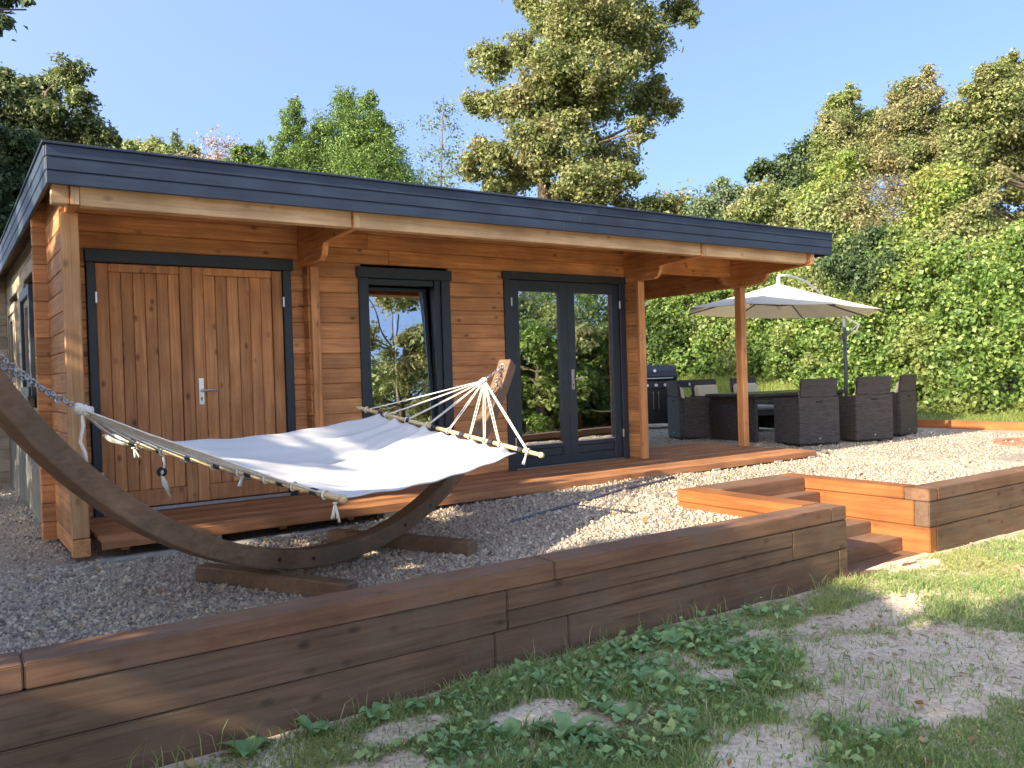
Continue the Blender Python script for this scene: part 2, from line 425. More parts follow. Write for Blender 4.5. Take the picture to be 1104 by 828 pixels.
class MB:
    def __init__(s):
        s.bm = bmesh.new()

    def box(s, x0, x1, y0, y1, z0, z1, rot=None, pivot=None):
        vs = [s.bm.verts.new(p) for p in ((x0, y0, z0), (x1, y0, z0), (x1, y1, z0), (x0, y1, z0),
                                          (x0, y0, z1), (x1, y0, z1), (x1, y1, z1), (x0, y1, z1))]
        for f in ((0, 3, 2, 1), (4, 5, 6, 7), (0, 1, 5, 4), (1, 2, 6, 5), (2, 3, 7, 6), (3, 0, 4, 7)):
            s.bm.faces.new([vs[i] for i in f])
        if rot is not None:
            bmesh.ops.rotate(s.bm, verts=vs, cent=pivot or (0, 0, 0), matrix=rot)
        return vs

    def obox(s, c, ax, L, Wd, H):
        """box centred at c, length along ax (horizontal), width across, height up"""
        ax = Vector(ax).normalized(); n = Vector((-ax.y, ax.x, 0)).normalized(); u = ax.cross(n)
        c = Vector(c)
        vs = [s.bm.verts.new(c + ax * (a * L / 2) + n * (b * Wd / 2) + u * (d * H / 2)) for d in (-1, 1) for a, b in ((-1, -1), (1, -1), (1, 1), (-1, 1))]
        for f in ((0, 3, 2, 1), (4, 5, 6, 7), (0, 1, 5, 4), (1, 2, 6, 5), (2, 3, 7, 6), (3, 0, 4, 7)):
            s.bm.faces.new([vs[i] for i in f])
        return vs

    def prism(s, pts, d):
        """closed polygon pts (3-D) extruded by vector d"""
        d = Vector(d)
        a = [s.bm.verts.new(p) for p in pts]
        b = [s.bm.verts.new(Vector(p) + d) for p in pts]
        s.bm.faces.new(a[::-1]); s.bm.faces.new(b)
        for i in range(len(a)):
            j = (i + 1) % len(a)
            s.bm.faces.new((a[i], a[j], b[j], b[i]))

    def tube(s, pts, r, sides=8, cap=True):
        pts = [Vector(p) for p in pts]
        if not hasattr(r, '__len__'):
            r = [r] * len(pts)
        rings = []
        prev = None
        for i, p in enumerate(pts):
            d = (pts[min(i + 1, len(pts) - 1)] - pts[max(i - 1, 0)])
            d = d.normalized() if d.length > 1e-9 else Vector((0, 0, 1))
            if prev is None:
                a = d.orthogonal().normalized()
            else:
                a = (prev - d * prev.dot(d))
                a = a.normalized() if a.length > 1e-6 else d.orthogonal().normalized()
            prev = a
            b = d.cross(a)
            rings.append([s.bm.verts.new(p + (a * math.cos(k * 2 * PI / sides) + b * math.sin(k * 2 * PI / sides)) * r[i]) for k in range(sides)])
        for i in range(len(rings) - 1):
            for k in range(sides):
                j = (k + 1) % sides
                s.bm.faces.new((rings[i][k], rings[i][j], rings[i + 1][j], rings[i + 1][k]))
        if cap:
            s.bm.faces.new(rings[0][::-1]); s.bm.faces.new(rings[-1])

    def torus(s, c, n, R, r, stretch=1.0, along=None, seg=12, sides=6):
        n = Vector(n).normalized()
        a = Vector(along).normalized() if along is not None else n.orthogonal().normalized()
        b = n.cross(a).normalized()
        c = Vector(c)
        rings = []
        for i in range(seg):
            t = i * 2 * PI / seg
            cen = c + a * (math.cos(t) * R * stretch) + b * (math.sin(t) * R)
            out = (a * math.cos(t) + b * math.sin(t)).normalized()
            rings.append([s.bm.verts.new(cen + (out * math.cos(k * 2 * PI / sides) + n * math.sin(k * 2 * PI / sides)) * r) for k in range(sides)])
        for i in range(seg):
            i2 = (i + 1) % seg
            for k in range(sides):
                k2 = (k + 1) % sides
                s.bm.faces.new((rings[i][k], rings[i2][k], rings[i2][k2], rings[i][k2]))

    def build(s, name, mat, parent=None, bevel=0.0, smooth=False, seg=1):
        bmesh.ops.recalc_face_normals(s.bm, faces=s.bm.faces)
        if bevel:
            bmesh.ops.bevel(s.bm, geom=list(s.bm.edges), offset=bevel, segments=seg, affect='EDGES', clamp_overlap=True)
        off = rootloc(parent)
        if off.length:
            bmesh.ops.translate(s.bm, verts=s.bm.verts, vec=-off)
        me = bpy.data.meshes.new(name)
        s.bm.to_mesh(me)
        s.bm.free()
        if smooth:
            me.shade_smooth()
        me.materials.append(mat)
        o = bpy.data.objects.new(name, me)
        col.objects.link(o)
        o.parent = parent
        return o


def np_mesh(name, verts, faces_n, mat, parent=None, smooth=False):
    """verts (n,3); faces: array (m,k)"""
    me = bpy.data.meshes.new(name)
    nv, (nf, k) = len(verts), faces_n.shape
    off = rootloc(parent)
    v = np.asarray(verts, dtype=np.float32) - np.array(off, dtype=np.float32)
    me.vertices.add(nv); me.vertices.foreach_set('co', v.ravel())
    me.loops.add(nf * k); me.loops.foreach_set('vertex_index', faces_n.astype(np.int32).ravel())
    me.polygons.add(nf)
    me.polygons.foreach_set('loop_start', np.arange(0, nf * k, k, dtype=np.int32))
    me.polygons.foreach_set('loop_total', np.full(nf, k, dtype=np.int32))
    me.update(calc_edges=True)
    me.validate()
    if smooth:
        me.shade_smooth()
    me.materials.append(mat)
    o = bpy.data.objects.new(name, me)
    col.objects.link(o)
    o.parent = parent
    return o


def tag(o, label=None, cat=None, group=None, kind=None):
    if label: o['label'] = label
    if cat: o['category'] = cat
    if group: o['group'] = group
    if kind: o['kind'] = kind
    return o


def empty(name, loc, label, cat, group=None, rz=0.0):
    o = bpy.data.objects.new(name, None)
    col.objects.link(o)
    o.location = loc
    o.rotation_euler = (0, 0, rz)
    o.empty_display_size = 0.1
    return tag(o, label, cat, group)


def copy_tree(o, parent=None):
    c = o.copy()
    col.objects.link(c)
    c.parent = parent
    for ch in [x for x in bpy.data.objects if x.parent == o]:
        copy_tree(ch, c)
    return c


def sm(a, b, x):
    t = np.clip((x - a) / (b - a), 0, 1)
    return t * t * (3 - 2 * t)


_rngn = np.random.default_rng(3)
_grid = _rngn.random((64, 64))


def vnoise(x, y, f):
    """value noise on numpy arrays, 0..1"""
    x = np.asarray(x) * f + 100.0; y = np.asarray(y) * f + 100.0
    xi, yi = np.floor(x).astype(int), np.floor(y).astype(int)
    fx, fy = x - xi, y - yi
    fx, fy = fx * fx * (3 - 2 * fx), fy * fy * (3 - 2 * fy)
    g = lambda a, b: _grid[a % 64, b % 64]
    return (g(xi, yi) * (1 - fx) + g(xi + 1, yi) * fx) * (1 - fy) + (g(xi, yi + 1) * (1 - fx) + g(xi + 1, yi + 1) * fx) * fy


def fbm(x, y, f):
    return (vnoise(x, y, f) + 0.5 * vnoise(x, y, f * 2.1) + 0.25 * vnoise(x, y, f * 4.3)) / 1.75


# ------------------------------------------------------------------ ground
def gravel_z(x, y):
    return 0.03 * sm(-1.7, -1.15, np.asarray(y, float)) * sm(2.2, 3.5, np.asarray(x, float)) * sm(7.0, 5.5, np.asarray(x, float)) - 0.155 + 0.065 * sm(2.2, 6.0, np.asarray(x, float)) - 0.03 * sm(1.2, 0.2, np.asarray(x, float)) + 0.012 * (fbm(x, y, 1.7) - 0.5) \
        + 0.05 * sm(-2.9, -3.6, np.asarray(y, float)) * sm(5, 2.5, np.asarray(x, float))


def lawn_z(x, y):
    y = np.asarray(y, float)
    return -0.455 - 0.10 * sm(-4.0, -7.5, y) + 0.05 * (fbm(x, y, 0.9) - 0.5) + 0.022 * (fbm(x, y, 5.0) - 0.5)


def bank_z(x, y):
    x = np.asarray(x, float); y = np.asarray(y, float)
    bx = x - 14.6 - 0.42 * np.clip(y, 0, 12)
    return 0.03 + 0.85 * sm(-0.5, 4.5, x - 14.0 - 0.1 * y) * sm(-2, 5, y) + 0.25 * sm(0.2, 2.5, bx) + 2.2 * sm(2, 14, bx) + 0.05 * (fbm(x, y, 0.8) - 0.5)


def sheet(name, x0, x1, y0, y1, nx, ny, zf, mat, xs=None, ys=None, hole=None):
    X = np.linspace(x0, x1, nx) if xs is None else xs
    Y = np.linspace(y0, y1, ny) if ys is None else ys
    nx, ny = len(X), len(Y)
    gx, gy = np.meshgrid(X, Y)
    gz = zf(gx, gy)
    v = np.stack([gx, gy, gz], -1).reshape(-1, 3)
    i = np.arange((ny - 1) * (nx - 1))
    r, c = i // (nx - 1), i % (nx - 1)
    a = r * nx + c
    f = np.stack([a, a + 1, a + nx + 1, a + nx], -1)
    if hole:
        cx, cy = v[f].mean(1)[:, 0], v[f].mean(1)[:, 1]
        f = f[~((cx > hole[0]) & (cx < hole[1]) & (cy > hole[2]) & (cy < hole[3]))]
    o = np_mesh(name, v, f, mat, smooth=True)
    return tag(o, kind='structure')


far = lambda a, b, n: np.linspace(a, b, n)
sheet('ground', 0, 0, 0, 0, 0, 0, lambda x, y: np.full_like(x, -0.75) - 0.0 * x, M['turf'], xs=far(-600, 600, 25), ys=far(-600, 600, 25))
sheet('lawn', 0, 0, 0, 0, 0, 0, lawn_z, M['soil'], xs=np.concatenate([far(-12, -1, 12), far(-0.9, 9, 130), far(9.3, 40, 20)]), ys=np.concatenate([far(-30, -8, 12), far(-7.9, -3.77, 70)]))
sheet('gravel', 0, 0, 0, 0, 0, 0, gravel_z, M['gravel'], xs=np.concatenate([far(-8, 5.0, 75), far(6.26, 13.62, 45)]), ys=np.concatenate([far(-3.66, -2.55, 10), far(-2.4, 12, 80)]), hole=(5.0, 6.26, -3.7, -2.5))
sheet('grass_bank', 0, 0, 0, 0, 0, 0, bank_z, M['turf'], xs=np.concatenate([far(13.66, 26, 60), far(27, 90, 25)]), ys=np.concatenate([far(-25, -5, 10), far(-4.5, 20, 60), far(22, 90, 20)]))

# gravel stones -----------------------------------------------------
_bm = bmesh.new()
bmesh.ops.create_icosphere(_bm, subdivisions=1, radius=1.0)
_bm.verts.ensure_lookup_table()
ICO_V = np.array([v.co[:] for v in _bm.verts]); ICO_F = np.array([[v.index for v in f.verts] for f in _bm.faces])
_bm.free()


def rand_rot(rng, n):
    q = rng.normal(size=(n, 4)); q /= np.linalg.norm(q, axis=1)[:, None]
    w_, x, y, z = q.T
    return np.stack([np.stack([1 - 2 * (y * y + z * z), 2 * (x * y - z * w_), 2 * (x * z + y * w_)], -1),
                     np.stack([2 * (x * y + z * w_), 1 - 2 * (x * x + z * z), 2 * (y * z - x * w_)], -1),
                     np.stack([2 * (x * z - y * w_), 2 * (y * z + x * w_), 1 - 2 * (x * x + y * y)], -1)], 1)


def stones(name, xyz, size, mat, seed):
    rng = np.random.default_rng(seed)
    n = len(xyz)
    base = ICO_V[None] * (1 + 0.22 * rng.normal(size=(n, 12, 1)))
    scl = np.stack([rng.uniform(0.75, 1.35, n), rng.uniform(0.65, 1.1, n), rng.uniform(0.5, 0.85, n)], -1)
    base = base * scl[:, None, :] * size[:, None, None]
    R = rand_rot(rng, n)
    v = np.einsum('nij,nkj->nki', R, base) + xyz[:, None, :]
    f = ICO_F[None] + (np.arange(n) * 12)[:, None, None]
    return np_mesh(name, v.reshape(-1, 3), f.reshape(-1, 3), mat)


rng = np.random.default_rng(11)
P = []
for (x0, x1, y0, y1, n) in ((-0.3, 3.2, -3.63, -1.0, 46000), (3.2, 5.2, -3.63, -1.0, 16000), (-0.9, 0.74, -1.2, 5, 7000), (5.2, 9, -2.3, -0.9, 6000), (6.3, 9.5, -3.6, -2.3, 6000), (8.6, 13, -2.6, 0.5, 7000), (8.9, 13, 0.5, 4.5, 2500)):
    P.append(np.stack([rng.uniform(x0, x1, n), rng.uniform(y0, y1, n)], -1))
P = np.concatenate(P)
keep = ~((P[:, 0] > 4.8) & (P[:, 0] < 6.45) & (P[:, 1] < -2.35) & (P[:, 1] > -3.9) & ~((P[:, 0] < 4.88))) & ~((P[:, 0] > 0.82) & (P[:, 0] < 8.5) & (P[:, 1] > -1.0) & (P[:, 1] < 0.8))
P = P[keep]
sz = np.clip(rng.lognormal(math.log(0.0075), 0.45, len(P)), 0.004, 0.021)
z = gravel_z(P[:, 0], P[:, 1]) + sz * 0.25
tag(stones('gravel_stones', np.column_stack([P, z]), sz, M['stone'], 5), 'loose pale gravel stones covering the terrace', 'gravel', kind='stuff')

# lawn: grass and weeds ----------------------------------------------
SOIL = [(3.85, -5.0, .95, .48), (4.45, -4.38, .65, .16), (2.62, -5.15, .35, .22), (1.55, -4.1, .26, .10), (2.05, -4.3, .22, .11), (2.3, -4.52, .16, .09),
        (1.25, -4.4, .3, .15), (3.0, -4.55, .16, .08), (3.6, -4.25, .2, .07), (5.75, -3.95, .28, .07), (2.0, -5.3, .4, .2)]


def grass_density(x, y):
    d = np.ones_like(x)
    for cx, cy, rx, ry in SOIL:
        e = ((x - cx) / rx) ** 2 + ((y - cy) / ry) ** 2
        e = e + 1.6 * (fbm(x, y, 3.2) - 0.5) + 1.5 * (fbm(x + 5, y + 3, 11.0) - 0.5)
        d = np.minimum(d, 0.045 + 0.955 * sm(0.65, 1.6, e))
    d *= 0.35 + 0.65 * sm(0.36, 0.52, fbm(x + 7, y, 3.1))
    d *= sm(-3.83, -3.95, y + 0.06 * (fbm(x, y, 6) - 0.5))
    return d


def blades(name, x, y, h, wd, mat, seed, zf, lean=0.5):
    rng = np.random.default_rng(seed)
    n = len(x)
    a = rng.uniform(0, 2 * PI, n)
    la = rng.uniform(0, 2 * PI, n)
    ln = h * rng.uniform(0.1, lean, n) * 1.6
    b = np.stack([x, y, zf(x, y) - 0.004], -1)
    side = np.stack([np.cos(a), np.sin(a), 0 * a], -1) * (wd / 2)[:, None]
    lv = np.stack([np.cos(la), np.sin(la), 0 * a], -1)
    mid = b + lv * (ln * 0.35)[:, None]; mid[:, 2] += h * 0.6
    tip = b + lv * ln[:, None]; tip[:, 2] += h * rng.uniform(0.75, 1.0, n)
    v = np.stack([b - side, b + side, mid + side * 0.8, mid - side * 0.8, tip], 1)
    i0 = np.arange(n) * 5
    q = np.stack([i0, i0 + 1, i0 + 2, i0 + 3], -1)
    t = np.stack([i0 + 3, i0 + 2, i0 + 4, i0 + 4], -1)
    tri = np.concatenate([np.stack([i0, i0 + 1, i0 + 2], -1), np.stack([i0, i0 + 2, i0 + 3], -1), np.stack([i0 + 3, i0 + 2, i0 + 4], -1)])
    return np_mesh(name, v.reshape(-1, 3), tri, mat)


M['blade'] = leafm('grass_blades', [(0.13, 0.22, 0.065), (0.18, 0.29, 0.09), (0.24, 0.335, 0.115), (0.32, 0.38, 0.14), (0.45, 0.41, 0.25)], patch=(0.34, 0.35, 0.13), patch_scale=0.9, trans=0.35, rough=0.5)
M['bankgrass'] = leafm('bank_grass', [(0.12, 0.18, 0.035), (0.19, 0.245, 0.055), (0.30, 0.31, 0.10)], trans=0.35)
rng = np.random.default_rng(21)
gx, gy, hh = [], [], []
for (x0, x1, y0, y1, n) in ((0.3, 3.2, -6.3, -3.83, 165000), (3.2, 5.5, -6.3, -3.83, 130000), (5.5, 10.5, -6.3, -3.83, 150000)):
    x = rng.uniform(x0, x1, n); y = rng.uniform(y0, y1, n)
    k = rng.random(n) < grass_density(x, y)
    x, y = x[k], y[k]
    gx.append(x); gy.append(y)
    tuft = sm(0.4, 0.65, fbm(x + 3, y + 9, 2.3))
    hh.append(rng.uniform(0.014, 0.034, len(x)) + 0.062 * tuft ** 1.5 * rng.random(len(x)) * sm(6.5, 4.5, x))
gx, gy, hh = map(np.concatenate, (gx, gy, hh))
tag(blades('lawn_grass', gx, gy, hh, rng.uniform(0.0035, 0.0075, len(gx)), M['blade'], 31, lawn_z, 0.7), 'patchy green lawn grass growing on dry soil', 'grass', kind='stuff')

# small weeds: clover-like leaflets as ground cover, bigger broad leaved plants as things
def leaf_quads(c, nrm, size, rng, aspect=0.6, fold=0.25):
    """kite shaped leaves: centre, normal, length"""
    n = len(c)
    nrm = nrm / (np.linalg.norm(nrm, axis=1)[:, None] + 1e-9)
    rv = rng.normal(size=(n, 3))
    a = rv - nrm * np.sum(rv * nrm, 1)[:, None]
    a /= np.linalg.norm(a, axis=1)[:, None] + 1e-9
    b = np.cross(nrm, a)
    L_ = (size / 2)[:, None]
    W_ = L_ * aspect * rng.uniform(0.8, 1.2, n)[:, None]
    up = nrm * (L_ * fold)
    v = np.stack([c - a * L_, c - a * L_ * 0.1 + b * W_ + up, c + a * L_, c - a * L_ * 0.1 - b * W_ + up], 1)
    i0 = np.arange(n) * 4
    f = np.concatenate([np.stack([i0, i0 + 1, i0 + 2], -1), np.stack([i0, i0 + 2, i0 + 3], -1)])
    return v.reshape(-1, 3), f


M['weed'] = leafm('weed_leaves', [(0.14, 0.25, 0.10), (0.21, 0.34, 0.135), (0.29, 0.41, 0.185)], patch=(0.33, 0.39, 0.16), patch_scale=2.0, trans=0.25, rough=0.6)
rng = np.random.default_rng(41)
n = 12000
x = rng.uniform(0.4, 4.6, n); y = rng.uniform(-5.4, -3.88, n)
k = (rng.random(n) < grass_density(x, y) * sm(0.42, 0.6, fbm(x + 11, y + 2, 1.6)) * sm(4.8, 3.6, x))
x, y = x[k], y[k]
c = np.stack([x, y, lawn_z(x, y) + rng.uniform(0.01, 0.06, len(x))], -1)
nn = rng.normal(size=(len(x), 3)) * 0.55; nn[:, 2] += 1
v, f = leaf_quads(c, nn, rng.uniform(0.016, 0.06, len(x)), rng, 0.62)
tag(np_mesh('weed_cover', v, f, M['weed']), 'low green weeds spread between the grass', 'weeds', kind='stuff')


def weed_mesh(seed, nl, size):
    rng = random.Random(seed)
    bm = bmesh.new()
    for i in range(nl):
        a = i * 2.4 + rng.uniform(-.4, .4)
        L_ = size * rng.uniform(0.65, 1.15)
        Wd = L_ * rng.uniform(0.22, 0.34)
        lift = rng.uniform(0.3, 1.15)
        d = Vector((math.cos(a), math.sin(a), 0)); s_ = Vector((-d.y, d.x, 0))
        tw = rng.uniform(-.4, .4)
        rows = []
        nseg = 7
        for j in range(nseg + 1):
            t = j / nseg
            rad = L_ * (0.12 + 0.88 * t)
            zz = lift * L_ * (1.25 * t - 0.85 * t * t) + 0.006
            wd = Wd * (math.sin(PI * min(1, (0.12 + 0.88 * t) ** 0.8)) ** 0.8 if t < 1 else 0.0) + 0.0015
            cpt = d * rad * (1 - 0.15 * lift) + Vector((0, 0, zz))
            side = s_ * wd + Vector((0, 0, wd * (0.35 + tw)))
            side2 = s_ * wd - Vector((0, 0, wd * (0.35 - tw)))
            wob = Vector((0, 0, rng.uniform(-.06, .06) * L_ * t))
            rows.append((bm.verts.new(cpt + side + wob), bm.verts.new(cpt), bm.verts.new(cpt - side2 + wob)))
        for j in range(nseg):
            for q in range(2):
                bm.faces.new((rows[j][q], rows[j][q + 1], rows[j + 1][q + 1], rows[j + 1][q]))
    me = bpy.data.meshes.new('broadleaf_weed')
    bm.to_mesh(me); bm.free()
    me.shade_smooth()
    me.materials.append(M['weed'])
    return me


wm = [weed_mesh(i, nl, s_) for i, (nl, s_) in enumerate(((9, .10), (7, .13), (11, .085), (6, .15)))]
rngw = random.Random(5)
WEEDS = [(610, 795, 3), (640, 800, 1), (655, 735, 0), (690, 708, 2), (735, 700, 1), (760, 715, 0), (590, 745, 0), (600, 735, 2), (700, 745, 3), (545, 800, 0), (520, 790, 1), (560, 735, 2),
         (730, 780, 3), (745, 795, 1), (700, 815, 0), (650, 770, 2), (800, 690, 0), (820, 740, 1), (440, 762, 2), (250, 800, 1), (330, 790, 0), (400, 775, 2), (480, 740, 0), (780, 725, 2), (770, 745, 1), (620, 715, 0), (675, 775, 1), (500, 812, 2)]
for i, (px, py, kk) in enumerate(WEEDS):
    d = np.array(at(px, py, 1.0)) - CAM
    t = (-0.47 - CAM[2]) / d[2]
    p = CAM + d * t
    if p[1] > -3.93: p[1] = -3.93
    o = bpy.data.objects.new('broadleaf_weed', wm[kk])
    col.objects.link(o)
    o.location = (p[0], p[1], float(lawn_z(p[0], p[1])))
    o.rotation_euler = (rngw.uniform(-.1, .1), rngw.uniform(-.1, .1), rngw.uniform(0, 6.28))
    o.scale = [rngw.uniform(.5, 1.05)] * 3
    tag(o, 'broad leaved green weed rosette in the patchy grass below the sleeper wall', 'weed', 'broad leaved weeds in the lawn')

# wispy stems and dead straw, fallen leaves
rng = np.random.default_rng(52)
n = 260
x = rng.uniform(0.5, 5.1, n); y = -3.86 - 0.10 * rng.random(n) ** 2
tag(blades('wall_foot_grass', x, y, rng.uniform(.05, .17, n), rng.uniform(.002, .005, n), M['blade'], 53, lawn_z, .5), 'thin straggling stems along the foot of the sleeper wall', 'grass', kind='stuff')
M['straw'] = leafm('dry_straw', [(0.44, 0.35, 0.24), (0.56, 0.47, 0.33), (0.34, 0.26, 0.17)], trans=.1)
n = 1100
x = rng.uniform(0.5, 6.5, n); y = rng.uniform(-5.8, -3.85, n)
c = np.stack([x, y, lawn_z(x, y) + .006], -1)
nn = rng.normal(size=(n, 3)) * .25; nn[:, 2] += 1
v, f = leaf_quads(c, nn, rng.uniform(.02, .07, n), rng, .07)
tag(np_mesh('dry_straw', v, f, M['straw']), 'dry straw and dead grass lying on the soil', 'straw', kind='stuff')
M['litter'] = leafm('fallen_leaves', [(0.20, 0.11, 0.05), (0.34, 0.20, 0.08), (0.42, 0.30, 0.12), (0.16, 0.12, 0.07)], trans=.1)
n = 420
x = rng.uniform(0.2, 9.5, n); y = rng.uniform(-5.8, -1.2, n)
k = (y < -3.86) | ((y > -3.6) & ((x < 4.8) | (x > 6.4) | (y > -2.3)))
x, y = x[k], y[k]
c = np.stack([x, y, np.where(y < -3.7, lawn_z(x, y) + .02, gravel_z(x, y) + .02)], -1)
nn = rng.normal(size=(len(x), 3)) * .35; nn[:, 2] += 1
v, f = leaf_quads(c, nn, rng.uniform(.025, .06, len(x)), rng, .7)
tag(np_mesh('fallen_leaves', v, f, M['litter']), 'small brown fallen leaves scattered over gravel and lawn', 'leaves', kind='stuff')

# pale grit on the soil
rng = np.random.default_rng(51)
n = 2600
x = rng.uniform(0.4, 5.2, n); y = rng.uniform(-5.7, -3.84, n)
s_ = np.clip(rng.lognormal(math.log(0.0035), 0.5, n), 0.0015, 0.012)
tag(stones('soil_grit', np.column_stack([x, y, lawn_z(x, y) + s_ * .3]), s_, M['stone'], 8), 'small pale stones and crumbs scattered on the bare soil', 'grit', kind='stuff')

# ------------------------------------------------------------------ sleeper walls and steps
def sleeper(parent, x0, x1, y0, y1, z0, z1, mat):
    mb = MB()
    mb.box(x0 + .0015, x1 - .0015, y0 + .001, y1 - .001, z0 + .002, z1 - .002)
    return mb.build('sleeper', mat, parent, bevel=0.006, seg=2)


YF = -3.82
S, ST, SY = M['sleeper'], M['sleeper_top'], M['sleeper_y_sunlit']
lw = empty('retaining_wall', (2.5, -3.75, -0.5), 'long brown sleeper retaining wall between the hammock gravel and the weedy lawn', 'wall')
for a, b in ((-2.2, .22), (.22, 2.59), (2.59, 4.95)):
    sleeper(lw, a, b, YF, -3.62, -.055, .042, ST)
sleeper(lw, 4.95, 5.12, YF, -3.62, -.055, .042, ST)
for a, b in ((-2.6, -.1), (-.1, 2.29), (4.53, 5.12)):
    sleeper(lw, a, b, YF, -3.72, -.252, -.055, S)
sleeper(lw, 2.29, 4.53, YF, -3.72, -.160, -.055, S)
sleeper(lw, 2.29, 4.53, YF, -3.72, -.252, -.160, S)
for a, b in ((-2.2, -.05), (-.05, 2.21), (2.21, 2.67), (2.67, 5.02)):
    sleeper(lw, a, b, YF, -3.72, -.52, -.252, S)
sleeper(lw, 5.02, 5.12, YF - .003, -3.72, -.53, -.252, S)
# return beside the steps
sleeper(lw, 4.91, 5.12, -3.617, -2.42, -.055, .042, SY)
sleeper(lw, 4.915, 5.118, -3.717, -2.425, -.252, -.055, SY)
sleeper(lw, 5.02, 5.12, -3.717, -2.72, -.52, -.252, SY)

rw = empty('retaining_wall', (8.5, -3.75, -0.5), 'brown sleeper retaining wall right of the steps with its left side coloured sunlit orange', 'wall')
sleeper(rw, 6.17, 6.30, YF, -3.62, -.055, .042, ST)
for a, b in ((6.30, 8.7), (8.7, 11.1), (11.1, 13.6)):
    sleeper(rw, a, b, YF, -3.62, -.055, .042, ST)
for a, b in ((6.17, 8.4), (8.4, 10.8), (10.8, 13.6)):
    sleeper(rw, a, b, YF, -3.70, -.252, -.055, S)
for a, b in ((6.275, 8.66), (8.66, 11.0), (11.0, 13.6)):
    sleeper(rw, a, b, YF, -3.70, -.52, -.252, S)
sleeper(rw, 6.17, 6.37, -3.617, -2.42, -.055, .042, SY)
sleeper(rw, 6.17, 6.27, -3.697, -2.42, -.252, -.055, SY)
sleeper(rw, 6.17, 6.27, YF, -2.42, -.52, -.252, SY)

st = empty('garden_steps', (5.64, -3.2, -0.5), 'brown sleeper steps set into the gap between the two retaining walls', 'steps')
for nm, y0, y1, z1, h, mt in (('tread', -3.90, -3.60, -.452, .1, ST), ('tread', -3.60, -3.335, -.352, .2, ST), ('tread', -3.335, -3.10, -.262, .2, ST),
                              ('tread', -3.10, -2.87, -.165, .2, ST), ('tread', -2.87, -2.722, -.07, .2, ST)):
    mb = MB(); mb.box(5.123, 6.167, y0 + .001, y1, z1 - h, z1); mb.build(nm, mt, st, bevel=.005, seg=2)
mb = MB(); mb.box(5.123, 6.167, -2.72, -2.42, -.10, .042); mb.build('top_sleeper', ST, st, bevel=.006, seg=2)

# edging at the back of the terrace
eg = empty('sleeper_edging', (13.6, 0.5, -0.1), 'low sleeper edging between the far gravel and the grass bank', 'edging')
for a, b in ((-6.2, -3.8), (-3.8, -1.4), (-1.4, 1.0), (1.0, 3.4), (3.4, 5.8), (5.8, 8.2)):
    sleeper(eg, 13.55, 13.66, a, b, -.25, .045, SY)

# ------------------------------------------------------------------ cabin
cab = empty('log_cabin', (3.7, 0, -0.12), 'brown timber log cabin with a flat dark roof and covered porch', 'cabin')
CH = 0.14
XL, XR = 0.745, 6.66
OPEN = [(0.98, 2.62, -.2, 2.05), (3.31, 4.25, 0.42, 2.03), (4.93, 6.62, -.2, 2.06)]
mb = MB()
rl = random.Random(9)
for k in range(-1, 18):
    z0, z1 = k * CH, min((k + 1) * CH, 2.44)
    segs = [(0.625, XR + .1)]
    for a, b, c0, c1 in OPEN:
        if z1 > c0 + .01 and z0 < c1 - .01:
            ns = []
            for s0, s1 in segs:
                if b <= s0 or a >= s1: ns.append((s0, s1)); continue
                if a > s0: ns.append((s0, a))
                if b < s1: ns.append((b, s1))
            segs = ns
    for s0, s1 in segs:
        cuts = [s0]
        if s1 - s0 > 3 and k > 13:
            cuts.append(s0 + (s1 - s0) * rl.uniform(.3, .7))
        cuts.append(s1)
        for a, b in zip(cuts[:-1], cuts[1:]):
            mb.box(a, b, 0, .07, z0 + .0008, z1 - .0008)
mb.build('front_wall', M['log'], cab, bevel=.007)
# side wall, untreated inside the shadow of the left eave; side windows
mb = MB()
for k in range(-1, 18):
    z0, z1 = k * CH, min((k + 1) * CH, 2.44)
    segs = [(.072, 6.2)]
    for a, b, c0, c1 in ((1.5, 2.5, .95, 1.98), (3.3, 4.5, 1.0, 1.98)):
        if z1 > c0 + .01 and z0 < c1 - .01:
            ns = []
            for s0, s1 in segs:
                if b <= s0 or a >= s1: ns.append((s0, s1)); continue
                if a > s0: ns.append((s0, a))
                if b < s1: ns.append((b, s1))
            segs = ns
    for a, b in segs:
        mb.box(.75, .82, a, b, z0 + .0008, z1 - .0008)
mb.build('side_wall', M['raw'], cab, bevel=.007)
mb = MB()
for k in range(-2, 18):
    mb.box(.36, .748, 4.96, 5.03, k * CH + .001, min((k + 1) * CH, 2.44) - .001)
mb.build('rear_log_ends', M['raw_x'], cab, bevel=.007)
mb = MB(); mb.box(.722, .748, .09, 4.93, -.24, .78, ); mb.build('base_panel', M['panel'], cab, bevel=.003)
for (zz, yy, h) in ((.50, 1.98, .07), (.42, 1.90, .10), (.30, 2.02, .09), (.26, 1.86, .05), (.58, 2.05, .04)):
    mb = MB(); mb.prism([(.719, yy, zz), (.719, yy + .03, zz + .01), (.719, yy + .045, zz + h), (.719, yy + .015, zz + h * .8)], (.002, 0, 0))
    mb.build('paint_splash', M['splash'], cab)


